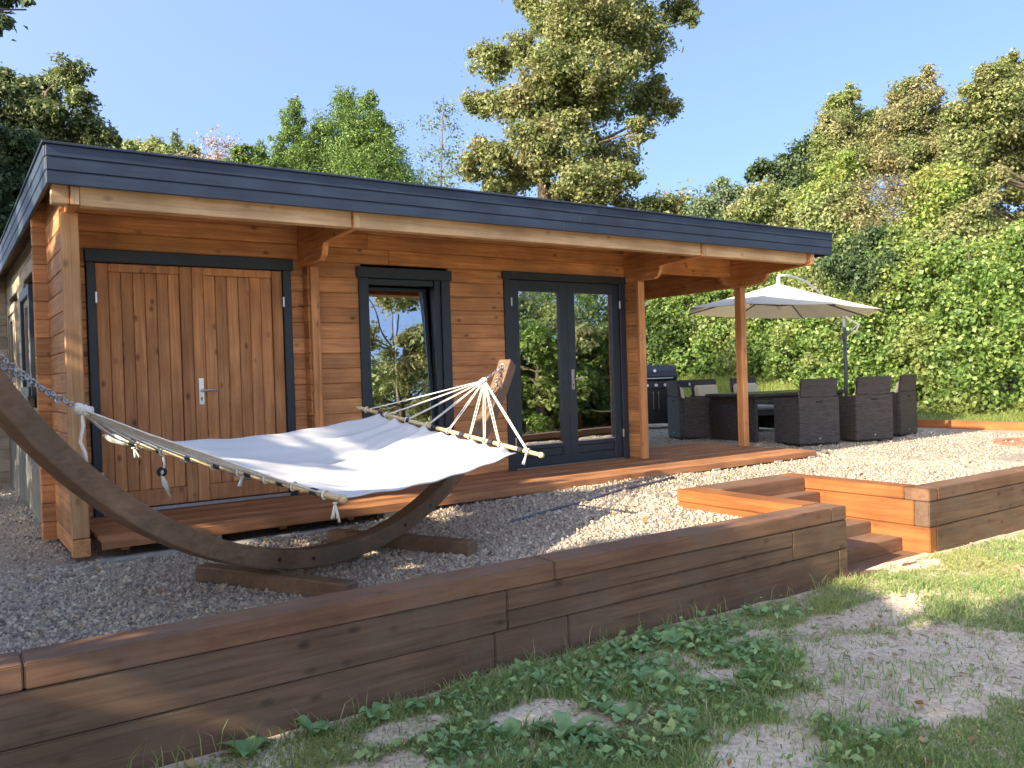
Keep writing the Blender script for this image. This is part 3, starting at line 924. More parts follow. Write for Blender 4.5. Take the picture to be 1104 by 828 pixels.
def side_window(y0, y1, z0, z1, fm, smat, d):
    mb = MB()
    mb.box(.73 - d, .80, y0, y0 + .09, z0, z1); mb.box(.73 - d, .80, y1 - .09, y1, z0, z1)
    mb.box(.73 - d, .80, y0 + .09, y1 - .09, z1 - .09, z1); mb.box(.73 - d - .02, .80, y0 + .09, y1 - .09, z0, z0 + .09)
    f = mb.build('side_window', fm, cab, bevel=.004)
    mb = MB()
    a, b = y0 + .093, y1 - .093
    mb.box(.74, .79, a, a + .07, z0 + .093, z1 - .093); mb.box(.74, .79, b - .07, b, z0 + .093, z1 - .093)
    mb.box(.74, .79, a + .07, b - .07, z1 - .163, z1 - .093); mb.box(.74, .79, a + .07, b - .07, z0 + .093, z0 + .163)
    mb.box(.742, .788, (a + b) / 2 - .025, (a + b) / 2 + .025, z0 + .164, z1 - .164)
    mb.build('sash', smat, f, bevel=.003)
    mb = MB(); mb.box(.763, .769, a + .068, b - .068, z0 + .161, z1 - .161); mb.build('pane', M['glass'], f)


side_window(1.50, 2.50, .95, 1.98, M['anth'], M['raw'], .02)
side_window(3.30, 4.50, 1.0, 1.98, M['raw'], M['raw'], .01)
# enclosing walls, partition and floor that keep the rooms dark
mb = MB(); mb.box(.82, 6.6, 5.9, 5.97, -.1, 2.44); mb.box(XR - .04, XR + .03, .20, 5.9, -.12, 2.44)
mb.build('rear_walls', M['log_y'], cab, bevel=.004)
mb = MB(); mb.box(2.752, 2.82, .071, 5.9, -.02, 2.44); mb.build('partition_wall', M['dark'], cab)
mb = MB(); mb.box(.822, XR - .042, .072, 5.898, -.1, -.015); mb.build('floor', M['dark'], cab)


def stub(x0, x1, y0, z0=-.12, z1=2.05, nm='log_stub'):
    mb = MB()
    k = -1
    while k * CH < z1 - .01:
        mb.box(x0, x1, y0, -.001, max(z0, k * CH) + .0008, min((k + 1) * CH, z1) - .0008)
        k += 1
    return mb.build(nm, M['log_y'], cab, bevel=.007)


stub(.718, .788, -.90, z1=2.44, nm='wing_wall')
mb = MB(); mb.box(.714, .822, -.955, -.903, -.005, 2.2); mb.build('post', M['post'], cab, bevel=.006)
mb = MB(); mb.box(.711, .826, -.957, -.902, -.13, -.01); mb.build('post_base', M['log_y'], cab, bevel=.004)
stub(2.735, 2.815, -.13, z1=2.04)
mb = MB(); mb.box(2.75, 2.83, -.165, -.132, 0, 2.03); mb.build('trim_post', M['post_dark'], cab, bevel=.005)
stub(6.625, 6.695, -.195, z1=2.04)
mb = MB(); mb.box(6.615, 6.715, -.24, -.197, 0, 2.035); mb.build('trim_post', M['post_dark'], cab, bevel=.005)


def corbel(x0, x1, prof, end_y):
    mb = MB()
    mb.prism([(x0, y, z) for y, z in prof], (x1 - x0, 0, 0))
    o = mb.build('corbel', M['log_y'], cab, bevel=.004)
    zs = [z for y, z in prof if abs(y - end_y) < 1e-6]
    mb = MB(); mb.box(x0 + .002, x1 - .002, end_y - .004, end_y - .0005, min(zs) + .003, max(zs) - .003)
    mb.build('end_grain', M['endgrain'], o)


PROF = [(0, 2.04), (-.50, 2.035), (-.56, 2.07), (-.585, 2.13), (-.60, 2.165), (-.66, 2.172), (-1.23, 2.19), (-1.23, 2.31), (-1.20, 2.44), (0, 2.44)]
corbel(2.70, 2.755, PROF, -1.23)
corbel(6.62, 6.675, [(y * .99, z) for y, z in PROF], -1.23 * .99)
corbel(.745, .795, [(-.85, 2.19), (-1.235, 2.195), (-1.235, 2.31), (-1.20, 2.44), (-.85, 2.44)], -1.235)
# purlin under the eave in three lengths
mb = MB(); mb.box(.80, 2.697, -1.20, -1.10, 2.198, 2.44); mb.box(2.76, 6.615, -1.20, -1.10, 2.198, 2.44); mb.box(6.68, 8.395, -1.20, -1.10, 2.198, 2.44)
mb.build('eave_beam', M['beam'], cab, bevel=.004)
mb = MB(); mb.box(.64, .742, -1.19, -1.11, 2.205, 2.44); mb.build('beam_end', M['beam'], cab, bevel=.004)
# porch: side beam stack, cross beam, post
GX = 8.40
mb = MB()
mb.prism([(GX, 5.9, 2.03), (GX, -.30, 2.03), (GX, -.55, 2.055), (GX, -.60, 2.10), (GX, -.63, 2.155), (GX, -1.255, 2.185), (GX, -1.255, 2.31), (GX, -1.22, 2.44), (GX, 5.9, 2.44)], (.055, 0, 0))
o = mb.build('side_beam', M['log_y'], cab, bevel=.004)
mb = MB(); mb.box(GX + .003, GX + .052, -1.259, -1.2555, 2.19, 2.305); mb.build('end_grain', M['endgrain'], o)
mb = MB(); mb.box(6.76, GX - .002, -.06, .0, 2.165, 2.44)
mb.box(GX + .057, GX + .14, -.06, .0, 2.165, 2.44)
mb.prism([(GX - .002, -.06, 2.162), (GX - .002, -.06, 2.05), (GX - .10, -.06, 2.06), (GX - .135, -.06, 2.085), (GX - .15, -.06, 2.125), (GX - .19, -.06, 2.14), (GX - .20, -.06, 2.162)], (0, .06, 0))
mb.build('cross_beam', M['log'], cab, bevel=.004)
mb = MB(); mb.box(8.42, 8.52, -.19, -.09, .003, 2.028); mb.build('porch_post', M['post_dark'], cab, bevel=.006)
mb = MB(); mb.box(8.38, 8.48, 5.5, 5.6, -.1, 2.028); mb.build('porch_post', M['post_dark'], cab, bevel=.006)

# roof
RX0, RX1, RY0, RY1 = .605, 8.76, -1.29, 6.3
mb = MB(); mb.box(RX0 + .03, RX1 - .03, RY0 + .03, RY1, 2.466, 2.55); roof = mb.build('roof', M['felt'], cab)
mb = MB()
yb = RY0 + .031
nb = 60
xs_ = np.linspace(RX0 + .03, RX1 - .03, nb + 1)
for a, b in zip(xs_[:-1], xs_[1:]):
    mb.box(a + .001, b - .001, RY0 + .032, RY1 - .01, 2.443, 2.464)
mb.build('soffit', M['soffit'], roof, bevel=.003)
FZ = [(2.306, 2.391), (2.393, 2.477), (2.479, 2.553)]
mb = MB()
for i, (a, b) in enumerate(FZ):
    o_ = .004 * i
    for x0, x1 in ((RX0, 4.72 + .2 * i), (4.72 + .2 * i, RX1)):
        mb.box(x0 + .0005, x1 - .0005, RY0 - o_, RY0 + .026, a, b)
mb.build('front_fascia', M['fascia'], roof, bevel=.004)
mb = MB()
for i, (a, b) in enumerate(FZ):
    o_ = .004 * i
    mb.box(RX0 - o_, RX0 + .026, RY0 + .027, RY1, a, b)
mb.build('side_fascia', M['fascia_y'], roof, bevel=.004)
mb = MB()
for i, (a, b) in enumerate(FZ):
    mb.box(RX1 - .026, RX1 + .004 * i, RY0 + .027, RY1, a, b)
mb.build('side_fascia', M['fascia_y'], roof, bevel=.004)
mb = MB(); mb.box(RX0 - .02, RX1 + .02, RY0 - .022, RY0 + .05, 2.554, 2.570); mb.box(RX0 - .02, RX0 + .05, RY0 + .052, RY1, 2.554, 2.570); mb.box(RX1 - .05, RX1 + .02, RY0 + .052, RY1, 2.554, 2.570)
mb.build('drip_edge', M['fascia'], roof, bevel=.003)

# garage style double door
X0, X1 = 0.972, 2.625
mb = MB()
mb.box(X0 + .012, X0 + .075, -.022, .05, -.01, 2.0); mb.box(X1 - .075, X1, -.022, .05, -.01, 2.0)
mb.box(X0 + .004, X1 + .02, -.03, .05, 2.0, 2.10)
dd = mb.build('double_door', M['anth'], cab, bevel=.004)
XM = 1.775
for a, b in ((X0 + .078, XM - .002), (XM + .002, X1 - .078)):
    mb = MB()
    mb.box(a, a + .09, .0, .045, .035, 1.995); mb.box(b - .09, b, .0, .045, .035, 1.995)
    mb.box(a + .092, b - .092, .004, .045, 1.93, 1.995)
    mb.box(a + .092, b - .092, .004, .045, .035, .17)
    n = 6
    for i in range(n):
        w_ = (b - a - .188) / n
        mb.box(a + .094 + i * w_ + .0015, a + .094 + (i + 1) * w_ - .0015, .012, .042, .172, 1.928)
    mb.build('door_leaf', M['plank'], dd, bevel=.005)


def handle(px_, y, z, parent, d=1):
    mb = MB(); mb.box(px_ - .02, px_ + .02, y - .008, y, z - .115, z + .105)
    mb.tube([(px_, y - .005, z), (px_, y - .05, z)], .009); mb.tube([(px_ - .008 * d, y - .05, z), (px_ + .06 * d, y - .052, z + .002), (px_ + .125 * d, y - .045, z)], .009)
    mb.build('handle', M['steel'], parent)
    mb = MB(); mb.tube([(px_, y - .0095, z - .062), (px_, y - .0085, z - .062)], .008); mb.box(px_ - .004, px_ + .004, y - .0098, y - .0086, z - .085, z - .062)
    mb.build('keyhole', M['rubber'], parent)


handle(1.825, 0, .96, dd)
for x_, z_ in ((X0 + .076, 1.72), (X1 - .076, 1.72), (X0 + .076, .3), (X1 - .076, .3)):
    mb = MB(); mb.box(x_ - .009, x_ + .009, -.032, -.004, z_ - .045, z_ + .045); mb.build('hinge', M['steel'], dd, bevel=.003)
mb = MB(); mb.box(X0 + .076, X1 - .076, -.03, .05, .004, .03); mb.build('threshold', M['steel'], dd)

# tilted window
X0, X1, Z0, Z1 = 3.275, 4.262, .45, 2.07
mb = MB()
mb.box(X0, X0 + .10, -.022, .09, Z0, Z1 - .10); mb.box(X1 - .10, X1, -.022, .09, Z0, Z1 - .10)
mb.box(X0 - .02, X1 + .02, -.03, .09, Z1 - .10, Z1); mb.box(X0 - .02, X1 + .02, -.04, .09, Z0 - .09, Z0)
mb.box(X1 - .165, X1 - .102, .0, .10, Z0 + .002, Z1 - .102)
mb.box(X0 + .102, X1 - .167, .02, .10, Z1 - .155, Z1 - .102)
wf = mb.build('window', M['anth'], cab, bevel=.004)
TILT = math.radians(-5)
a, b, zb, ztp = X0 + .105, X1 - .17, Z0 + .01, Z1 - .16
rot = Matrix.Rotation(TILT, 3, 'X')
mb = MB()
fw_ = .075
for (x0, x1, z0, z1) in ((a, a + fw_, zb, ztp), (b - fw_, b, zb, ztp), (a + fw_, b - fw_, ztp - fw_, ztp), (a + fw_, b - fw_, zb, zb + fw_)):
    mb.box(x0, x1, .045, .095, z0, z1, rot=rot, pivot=(a, .05, zb))
mb.build('sash', M['anth'], wf, bevel=.004)
mb = MB(); mb.box(a + fw_ - .03, b - fw_ + .03, .043, .0445, zb + fw_ - .03, ztp - fw_ + .04, rot=rot, pivot=(a, .05, zb)); mb.build('pane', M['glass'], wf)
mb = MB(); mb.box(b + .02, b + .035, .06, .09, 1.45, 1.60); mb.tube([(b + .027, .06, 1.55), (b + .027, .03, 1.55), (b + .027, .02, 1.43)], .008); mb.build('window_catch', M['steel'], wf)

# french doors
X0, X1 = 4.918, 6.612
mb = MB()
mb.box(X0, X0 + .085, -.022, .08, -.005, 2.02); mb.box(X1 - .085, X1, -.022, .08, -.005, 2.02)
mb.box(X0 - .02, X1 + .02, -.03, .08, 2.02, 2.10)
fd = mb.build('french_door', M['anth'], cab, bevel=.004)
XM = 5.765
for a, b in ((X0 + .088, XM - .002), (XM + .002, X1 - .088)):
    mb = MB()
    sw = .105
    mb.box(a, a + sw, .0, .055, .02, 2.015); mb.box(b - sw, b, .0, .055, .02, 2.015)
    mb.box(a + sw, b - sw, .001, .055, 1.90, 2.015); mb.box(a + sw, b - sw, .001, .055, .02, .115)
    mb.box(a + sw, b - sw, .014, .05, .117, .20)
    mb.box(a + sw, b - sw, .003, .055, .202, .245)
    lf = mb.build('door_leaf', M['anth'], fd, bevel=.004)
    mb = MB(); mb.box(a + sw - .005, b - sw + .005, .028, .033, .24, 1.905); mb.build('pane', M['glass'], fd)
    mb = MB(); mb.box(a + sw, b - sw, .012, .022, .247, .258); mb.build('glazing_bead', M['alu'], fd)
handle(5.815, 0, .945, fd)
for x_, z_ in ((X0 + .086, 1.78), (X1 - .086, 1.78), (X0 + .086, .3), (X1 - .086, .3)):
    mb = MB(); mb.box(x_ - .009, x_ + .009, -.032, -.004, z_ - .045, z_ + .045); mb.build('hinge', M['steel'], fd, bevel=.003)
mb = MB(); mb.box(X0 + .086, X1 - .086, -.03, .05, .002, .018); mb.build('threshold', M['steel'], fd)

# deck
dk = empty('timber_deck', (4.6, -.5, -.1), 'brown boarded timber deck running along the cabin front under the porch', 'deck')
mb = MB()
yy = -1.085
while yy < .72:
    mb.box(.875 if yy < -.9 else .82, 8.62 - .0, yy + .003, yy + .142, -.032, -.002 + random.uniform(-.0012, .0012)) if yy > -.06 and False else None
    if yy < -.06:
        mb.box(.87, 8.60, yy + .003, yy + .142, -.032, -.002)
    else:
        mb.box(6.75, 8.60, yy + .003, yy + .142, -.032, -.002)
    yy += .145
mb.build('deck_boards', M['deck'], dk, bevel=.004)
mb = MB(); mb.box(.87, 8.60, -1.112, -1.085, -.072, -.003); mb.build('front_board', M['deck'], dk, bevel=.004)
mb = MB()
for x_ in np.arange(1.0, 8.6, .55):
    mb.box(x_, x_ + .05, -1.05, -.01, -.10, -.034)
mb.box(.9, 8.55, -1.06, -1.055, -.10, -.034) if False else None
mb.build('joists', M['deck'], dk)
for x_, y_ in ((1.6, -1.02), (3.0, -1.03), (4.5, -1.04), (5.85, -1.05), (6.85, -1.06), (7.88, -1.07), (8.50, -1.06)):
    zg = float(gravel_z(x_, y_))
    mb = MB(); mb.box(x_ - .06, x_ + .06, y_ - .07, y_ + .05, zg - .05, -.064); mb.build('support_block', M['concrete'], dk, bevel=.008)
mb = MB(); mb.box(.84, 3.2, -1.16, -1.03, -.26, -.135); tag(mb.build('concrete_footing', M['concrete'], None, bevel=.01), 'grey concrete strip footing beneath the left end of the deck', 'footing')

# two loose lumps of stone by the deck end
for (x_, y_, r_, lb) in ((8.76, -.93, .055, 'grey stone lump against the right end of the deck'), (9.02, -.93, .048, 'dark stone lump alone on the gravel beside the deck end')):
    rr = random.Random(int(x_ * 100))
    bm = bmesh.new(); bmesh.ops.create_icosphere(bm, subdivisions=2, radius=r_)
    for v_ in bm.verts:
        v_.co *= rr.uniform(.8, 1.2); v_.co.z *= .75
    me = bpy.data.meshes.new('stone_lump'); bm.to_mesh(me); bm.free(); me.materials.append(plain('lump_stone', (.15, .13, .11), .9, noise=.4, scale=30, bump=.6))
    o = bpy.data.objects.new('stone_lump', me); col.objects.link(o); o.location = (x_, y_, float(gravel_z(x_, y_)) + .03); tag(o, lb, 'stone')

# round brick hearth sunk in the gravel
fr_ = empty('brick_ring', (11.75, -2.25, -.09), 'flat ring of red bricks let into the far gravel', 'fire pit')
mb = MB()
for i in range(16):
    a = i * 2 * PI / 16
    c_ = Vector((11.75 + .5 * math.cos(a), -2.25 + .5 * math.sin(a), -.085))
    mb.obox(c_, (-math.sin(a), math.cos(a), 0), .18, .11, .06)
mb.build('brick_course', M['redbrick'], fr_, bevel=.006)
mb = MB()
for i in range(7):
    mb.obox((11.45 + i * .1, -2.25 + .03 * (i % 2), -.098), (0, 1, 0), .62 - .08 * abs(i - 3), .095, .05)
mb.build('brick_floor', M['redbrick'], fr_, bevel=.006)

# grey tube drawn along a hose-like shadow streak on the gravel
pts = [(3.6, -1.95), (4.1, -1.78), (4.71, -1.617), (5.1, -1.5), (5.42, -1.449), (5.75, -1.39), (6.0, -1.32)]
mb = MB(); mb.tube([(x_, y_, float(gravel_z(x_, y_)) + .014) for x_, y_ in pts], .013, 8)
tag(mb.build('shadow_streak', plain('streak_grey', (.10, .09, .12), .6), None, smooth=True), 'thin grey tube standing in for a shadow streak on the gravel before the deck', 'shadow streak')

# ------------------------------------------------------------------ hammock and stand
TH = math.radians(26)
AX = Vector((math.cos(TH), math.sin(TH), 0)); NV = Vector((-AX.y, AX.x, 0))
HM = Vector((2.03, -2.36, 0))
HR, HS0, HZ0 = 2.56, .03, -.05


def hp(s, o, z):
    p = HM + AX * s + NV * o
    p.z = z
    return p


stand = empty('hammock_stand', (HM.x, HM.y, -.13), 'large curved wooden hammock stand arching over the gravel', 'hammock stand')
mb = MB()
TW, TD = .058, .055
a0, a1 = math.radians(-58), math.radians(55.5)
nseg = 48
a1 = math.radians(57)
for lam in range(1):
    ro = HR + TD
    ri = HR - TD
    rings = []
    for i in range(nseg + 1):
        a = a0 + (a1 - a0) * i / nseg
        cz = HZ0 + HR
        w_ = TW - .0012 * (lam % 2)
        rings.append([mb.bm.verts.new(hp(HS0 + math.sin(a) * r_, o_, cz - math.cos(a) * r_)) for (o_, r_) in ((-w_, ro), (w_, ro), (w_, ri), (-w_, ri))])
    for i in range(nseg):
        for k in range(4):
            mb.bm.faces.new((rings[i][k], rings[i][(k + 1) % 4], rings[i + 1][(k + 1) % 4], rings[i + 1][k]))
    mb.bm.faces.new(rings[0]); mb.bm.faces.new(rings[-1][::-1])
arc = mb.build('arc_beam', M['stand'], stand)
bv = arc.modifiers.new('bevel', 'BEVEL'); bv.width = .008; bv.segments = 2; bv.limit_method = 'ANGLE'
for s_, L_ in ((-.57, 1.16), (.60, 1.20)):
    mb = MB()
    c0 = hp(s_, 0, -.105)
    mb.obox(c0, NV, L_, .105, .095)
    mb.build('cross_beam', M['stand'], stand, bevel=.01)
for s_ in (-.57, -.30, .60, .90):
    aa = math.asin((s_ - HS0) / HR)
    mb = MB(); mb.tube([hp(s_, -TW - .006, HZ0 + HR - math.cos(aa) * HR), hp(s_, -TW + .01, HZ0 + HR - math.cos(aa) * HR)], .012, 10)
    mb.build('bolt', M['black'], stand)


def chain(parent, p0, p1, n, nm='chain'):
    mb = MB()
    p0, p1 = Vector(p0), Vector(p1)
    d = (p1 - p0) / n
    u = d.normalized()
    s1 = u.orthogonal().normalized(); s2 = u.cross(s1)
    for i in range(n):
        mb.torus(p0 + d * (i + .5), s1 if i % 2 else s2, .0135, .0038, d.length / .027 * .78, along=u, seg=12, sides=6)
    return mb.build(nm, M['chain'], parent, smooth=True)


aR = math.radians(55.3)
tipR = hp(HS0 + math.sin(aR) * (HR - TD), 0, HZ0 + HR - math.cos(aR) * (HR - TD))
aL = math.radians(-57)
tipL = hp(HS0 + math.sin(aL) * (HR - TD), 0, HZ0 + HR - math.cos(aL) * (HR - TD))
ringL = hp(-1.685, 0, .924); ringR = hp(1.785, 0, .975)
chain(stand, tipR, ringR, 7)
chain(stand, tipL, ringL + Vector((-.02, -.01, .012)), 14)
chain(stand, tipL + Vector((.02, 0, .03)), ringL + Vector((-.08, -.05, .03)), 13)
mb = MB(); aa = math.radians(49); q = hp(HS0 + math.sin(aa) * (HR - TD), 0, HZ0 + HR - math.cos(aa) * (HR - TD)); mb.torus(tipR, AX, .02, .005); mb.build('eye_bolt', M['steel'], stand, smooth=True)
mb = MB(); mb.torus(tipL, AX, .02, .005); mb.build('eye_bolt', M['steel'], stand, smooth=True)
# spare chain hanging down the right tip
pts = [tipR + Vector((0, 0, -.01))]
mb = MB()
prev = tipR
for i in range(7):
    aa = math.radians(54.3 - i * 1.15)
    q = hp(HS0 + math.sin(aa) * (HR - TD - .014), .0 + .008 * (-1) ** i, HZ0 + HR - math.cos(aa) * (HR - TD - .014))
    u = (q - prev); u = u.normalized() if u.length > 1e-4 else AX
    mb.torus(q, NV if i % 2 else NV.cross(u), .012, .0038, 1.7, along=u, seg=10, sides=5)
    prev = q
mb.build('chain', M['chain'], stand, smooth=True)

ham = empty('hammock', hp(0, 0, .45), 'white canvas hammock with wooden spreader bars hanging from the curved stand', 'hammock')
barLf, barLn = hp(-.998, .8, .734), hp(-.906, -.8, .447)
barRf, barRn = hp(1.133, .75, .788), hp(1.252, -.75, .443)
for a, b in ((barLf, barLn), (barRf, barRn)):
    mb = MB()
    d = (b - a)
    mb.tube([a - d.normalized() * .03, a, a + d * .5, b, b + d.normalized() * .012], [.012, .0155, .016, .0155, .0155], 12)
    e = d.normalized()
    mb.tube([b + e * .012, b + e * .03, b + e * .045], [.020, .022, .013], 12)
    mb.build('spreader_bar', M['bar'], ham, smooth=True)
# cloth
nu, nv = 80, 150
G = np.zeros((nu + 1, nv + 1, 3))
rr = np.random.default_rng(4)
ph = rr.uniform(0, 6.28, 12)
tL = lambda v: 0.045 + 0.915 * v
tR = lambda v: 0.12 + 0.77 * v
for i in range(nu + 1):
    for j in range(nv + 1):
        u, v = i / nu, j / nv
        A = barLf.lerp(barLn, tL(v)); B = barRf.lerp(barRn, tR(v))
        p = A.lerp(B, u)
        sag = 4 * u * (1 - u)
        cross = 4 * v * (1 - v)
        z_ = p.z - sag * (.055 + .13 * cross ** 1.2)
        # folds running along the cloth, stronger near the bars
        e_ = (abs(u - .5) * 2) ** 1.5
        eL, eR = max(0, 1 - u / .45) ** 1.3, max(0, 1 - (1 - u) / .6) ** 1.2
        z_ += .011 * math.sin(v * 2 * PI * 9 + .6 * math.sin(u * 5)) * (eL + eR)
        z_ += .006 * math.sin(v * 2 * PI * 5.3 + 2.1 * u + ph[0]) * (.5 + .5 * eR) + .005 * math.sin(v * 2 * PI * 14 - 3.0 * u + ph[4]) * (.3 + eR)
        z_ += .013 * math.sin(v * 11 + u * 4 + ph[2]) * sag * cross + .012 * math.sin(v * 27 - u * 7 + ph[5]) * sag * cross
        z_ += .004 * math.sin(u * 34 + v * 9 + ph[6]) * math.sin(v * 13 + ph[7])
        # scalloped ends between the tie points
        sc_ = abs(math.sin(v * PI * 9))
        pull = .05 * sc_ * (max(0, 1 - u * 14) - max(0, 1 - (1 - u) * 14))
        p = p + AX * pull
        G[i, j] = (p.x, p.y, z_ - .018)
        if v < .0001 or v > .9999:
            G[i, j, 2] -= .006
idx = np.arange((nu + 1) * (nv + 1)).reshape(nu + 1, nv + 1)
f = np.stack([idx[:-1, :-1], idx[1:, :-1], idx[1:, 1:], idx[:-1, 1:]], -1).reshape(-1, 4)
cl = np_mesh('cloth', G.reshape(-1, 3), f, M['canvas'], ham, smooth=True)
sd = cl.modifiers.new('solid', 'SOLIDIFY'); sd.thickness = .004
# cords


def cords(ringp, a, b, ts, sag, nm):
    for t in ts:
        q = a.lerp(b, t)
        mid = ringp.lerp(q, .5) - Vector((0, 0, sag * (1 - .5 * t)))
        mb = MB()
        side = NV * .006
        for k in (-1, 1):
            mb.tube([ringp + side * k, ringp.lerp(q, .25) - Vector((0, 0, sag * .7)) + side * k * 1.2, mid + side * k * 1.6, ringp.lerp(q, .78) - Vector((0, 0, sag * .6)) + side * k * 1.3, q + side * k], .0042, 5)
        mb.torus(q, (b - a).normalized(), .022, .006, seg=10, sides=5)
        mb.build(nm, M['rope'], ham, smooth=True)


cords(ringR, barRf, barRn, [.04, .16, .28, .40, .52, .64, .72, .80, .95], .004, 'cord')
cords(ringL, barLf, barLn, [.05, .16, .27, .38, .5, .61, .72, .83, .95], .012, 'cord')
for rp, dr in ((ringL, 1), (ringR, -1)):
    mb = MB()
    for k in range(5):
        mb.torus(rp + AX * dr * (.012 * k - .01) + Vector((0, 0, -.004 * k)), AX + Vector((0, 0, -.2 * dr)), .017 + .003 * (k % 2), .008, seg=10, sides=6)
    mb.tube([rp - AX * dr * .02, rp + AX * dr * .06 - Vector((0, 0, .015))], [.016, .02], 8)
    mb.build('whipped_loop', M['rope'], ham, smooth=True)
# dark tie bands along the bars
for a, b, n in ((barLf, barLn, 7), (barRf, barRn, 6)):
    e = (b - a).normalized()
    for k in range(n):
        q = a.lerp(b, .13 + .78 * k / (n - 1))
        mb = MB(); mb.tube([q - e * .022, q + e * .022], .0175, 10)
        mb.build('tie_band', M['navy'], ham, smooth=True)


def tassel(p, L_, n, nm='tassel'):
    mb = MB()
    r2 = random.Random(int(p.x * 999))
    for k in range(n):
        dx, dy = r2.uniform(-.02, .02), r2.uniform(-.02, .02)
        l_ = L_ * r2.uniform(.75, 1.05)
        mb.tube([p, p + Vector((dx * .5, dy * .5, -l_ * .4)), p + Vector((dx, dy, -l_ * .75)), p + Vector((dx * 1.3, dy * 1.4, -l_))], [.005, .006, .006, .008], 5)
    mb.torus(p + Vector((0, 0, -.004)), (0, 0, 1), .009, .005, seg=8, sides=5)
    mb.build(nm, M['rope'], ham, smooth=True)


tassel(barLn + Vector((-.01, .02, -.02)), .10, 5)
tassel(barRn.lerp(barRf, .06) + Vector((0, 0, -.02)), .085, 3)
tassel(barLf.lerp(barLn, .13) + Vector((0, 0, -.02)), .06, 2)
tassel(barLf.lerp(barLn, .62) + Vector((0, 0, -.02)), .05, 2)
pt = barLf.lerp(barLn, .27) + Vector((0, 0, -.02))
mb = MB(); mb.tube([pt, pt + Vector((.005, -.005, -.05)), pt + Vector((-.01, 0, -.11)), pt + Vector((.012, 0, -.15)), pt + Vector((.02, 0, -.2))], [.007, .007, .010, .008, .010], 6)
mb.tube([pt + Vector((-.01, 0, -.10)), pt + Vector((.0, .004, -.16)), pt + Vector((.03, .0, -.23))], [.008, .009, .006], 6)
mb.build('loose_cord', M['rope'], ham, smooth=True)
mb = MB(); mb.torus(pt + Vector((-.01, 0, -.09)), (.3, 1, 0), .018, .010, seg=10, sides=6); mb.build('dark_knot', M['rubber'], ham, smooth=True)
mb = MB(); qq = barLf.lerp(barLn, .03); e = (barLn - barLf).normalized(); mb.tube([qq - e * .05, qq, qq + e * .11], [.018, .028, .026], 9); mb.build('rope_wrap', M['rope'], ham, smooth=True)
# frayed end of the loop hanging in front of the post
mb = MB(); mb.tube([ringL + Vector((.01, 0, -.02)), ringL + Vector((.015, 0, -.08)), ringL + Vector((.0, 0, -.15)), ringL + Vector((.018, 0, -.20)), ringL + Vector((.02, 0, -.255))], [.006, .009, .008, .010, .012], 7)
mb.build('loose_cord', M['rope'], ham, smooth=True)

# ------------------------------------------------------------------ rattan dining set
def make_chair(label):
    r = empty('rattan_chair', (0, 0, 0), label, 'chair', 'rattan cube chairs round the table')
    W2, D2 = .32, .30
    mb = MB(); mb.box(-W2, W2, -D2, -D2 + .05, .02, .655); bk = mb.build('back_panel', M['rattan'], r, bevel=.008, seg=2)
    mb = MB(); mb.box(-.05, .05, -D2 - .004, -D2 + .002, .575, .60); mb.build('hand_hole', M['rubber'], bk, bevel=.002)
    mb = MB(); mb.tube([(0, -D2 - .004, .09), (0, -D2 + .002, .09)], .012, 10); mb.build('badge', M['steel'], bk)
    for s_ in (-1, 1):
        mb = MB(); mb.box(*sorted((s_ * W2, s_ * (W2 - .05))), -D2 + .052, D2, .02, .64); mb.build('arm_panel', M['rattan'], r, bevel=.008, seg=2)
    mb = MB(); mb.box(-W2 + .052, W2 - .052, -D2 + .052, D2 - .02, .26, .36); mb.build('seat', M['rattan'], r, bevel=.008)
    mb = MB(); mb.box(-W2 + .056, W2 - .056, -D2 + .06, D2 - .005, .362, .43); mb.build('seat_cushion', M['cushion'], r, bevel=.022, seg=3)
    mb = MB()
    R_ = Matrix.Rotation(math.radians(7), 3, 'X')
    mb.box(-W2 + .03, W2 - .03, -D2 + .005, -D2 + .045, .657, .905, rot=R_, pivot=(0, -D2, .65)); mb.build('head_rest', M['rattan'], r, bevel=.008, seg=2)
    mb = MB(); mb.box(-W2 + .06, W2 - .06, -D2 + .06, -D2 + .14, .44, .80, rot=Matrix.Rotation(math.radians(8), 3, 'X'), pivot=(0, -D2, .44)); mb.build('back_cushion', M['cream'], r, bevel=.025, seg=3)
    for sx in (-1, 1):
        for sy in (-1, 1):
            mb = MB(); mb.tube([(sx * (W2 - .03), sy * (D2 - .03), -.01), (sx * (W2 - .03), sy * (D2 - .03), .021)], .018, 8); mb.build('foot', M['rubber'], r)
    return r


CH_LIST = [(9.98, .02, 19, 'dark rattan cube chair with its back to the lawn, nearest the porch post'),
           (10.90, -.21, 17, 'dark rattan cube chair second from the porch post in the front row'),
           (11.95, -.02, -9, 'dark rattan cube chair at the right end of the dining table'),
           (9.93, 2.12, -118, 'dark rattan cube chair nearest the gas barbecue'),
           (10.75, 2.32, 178, 'dark rattan cube chair on the far side behind the table with pale cushion'),
           (11.65, 2.25, 172, 'dark rattan cube chair on the far side partly hidden by the porch post')]
ch0 = None
for i, (x_, y_, a_, lb) in enumerate(CH_LIST):
    if ch0 is None:
        c_ = ch0 = make_chair(lb)
    else:
        c_ = copy_tree(ch0); c_['label'] = lb
    c_.location = (x_, y_, float(gravel_z(x_, y_)) + .012)
    c_.rotation_euler = (0, 0, math.radians(a_ if i > 2 else -a_))
tb = empty('dining_table', (10.75, 1.12, float(gravel_z(10.75, 1.1))), 'dark rattan dining table standing between the cube chairs', 'table', rz=math.radians(-8))
z0_ = tb.location.z


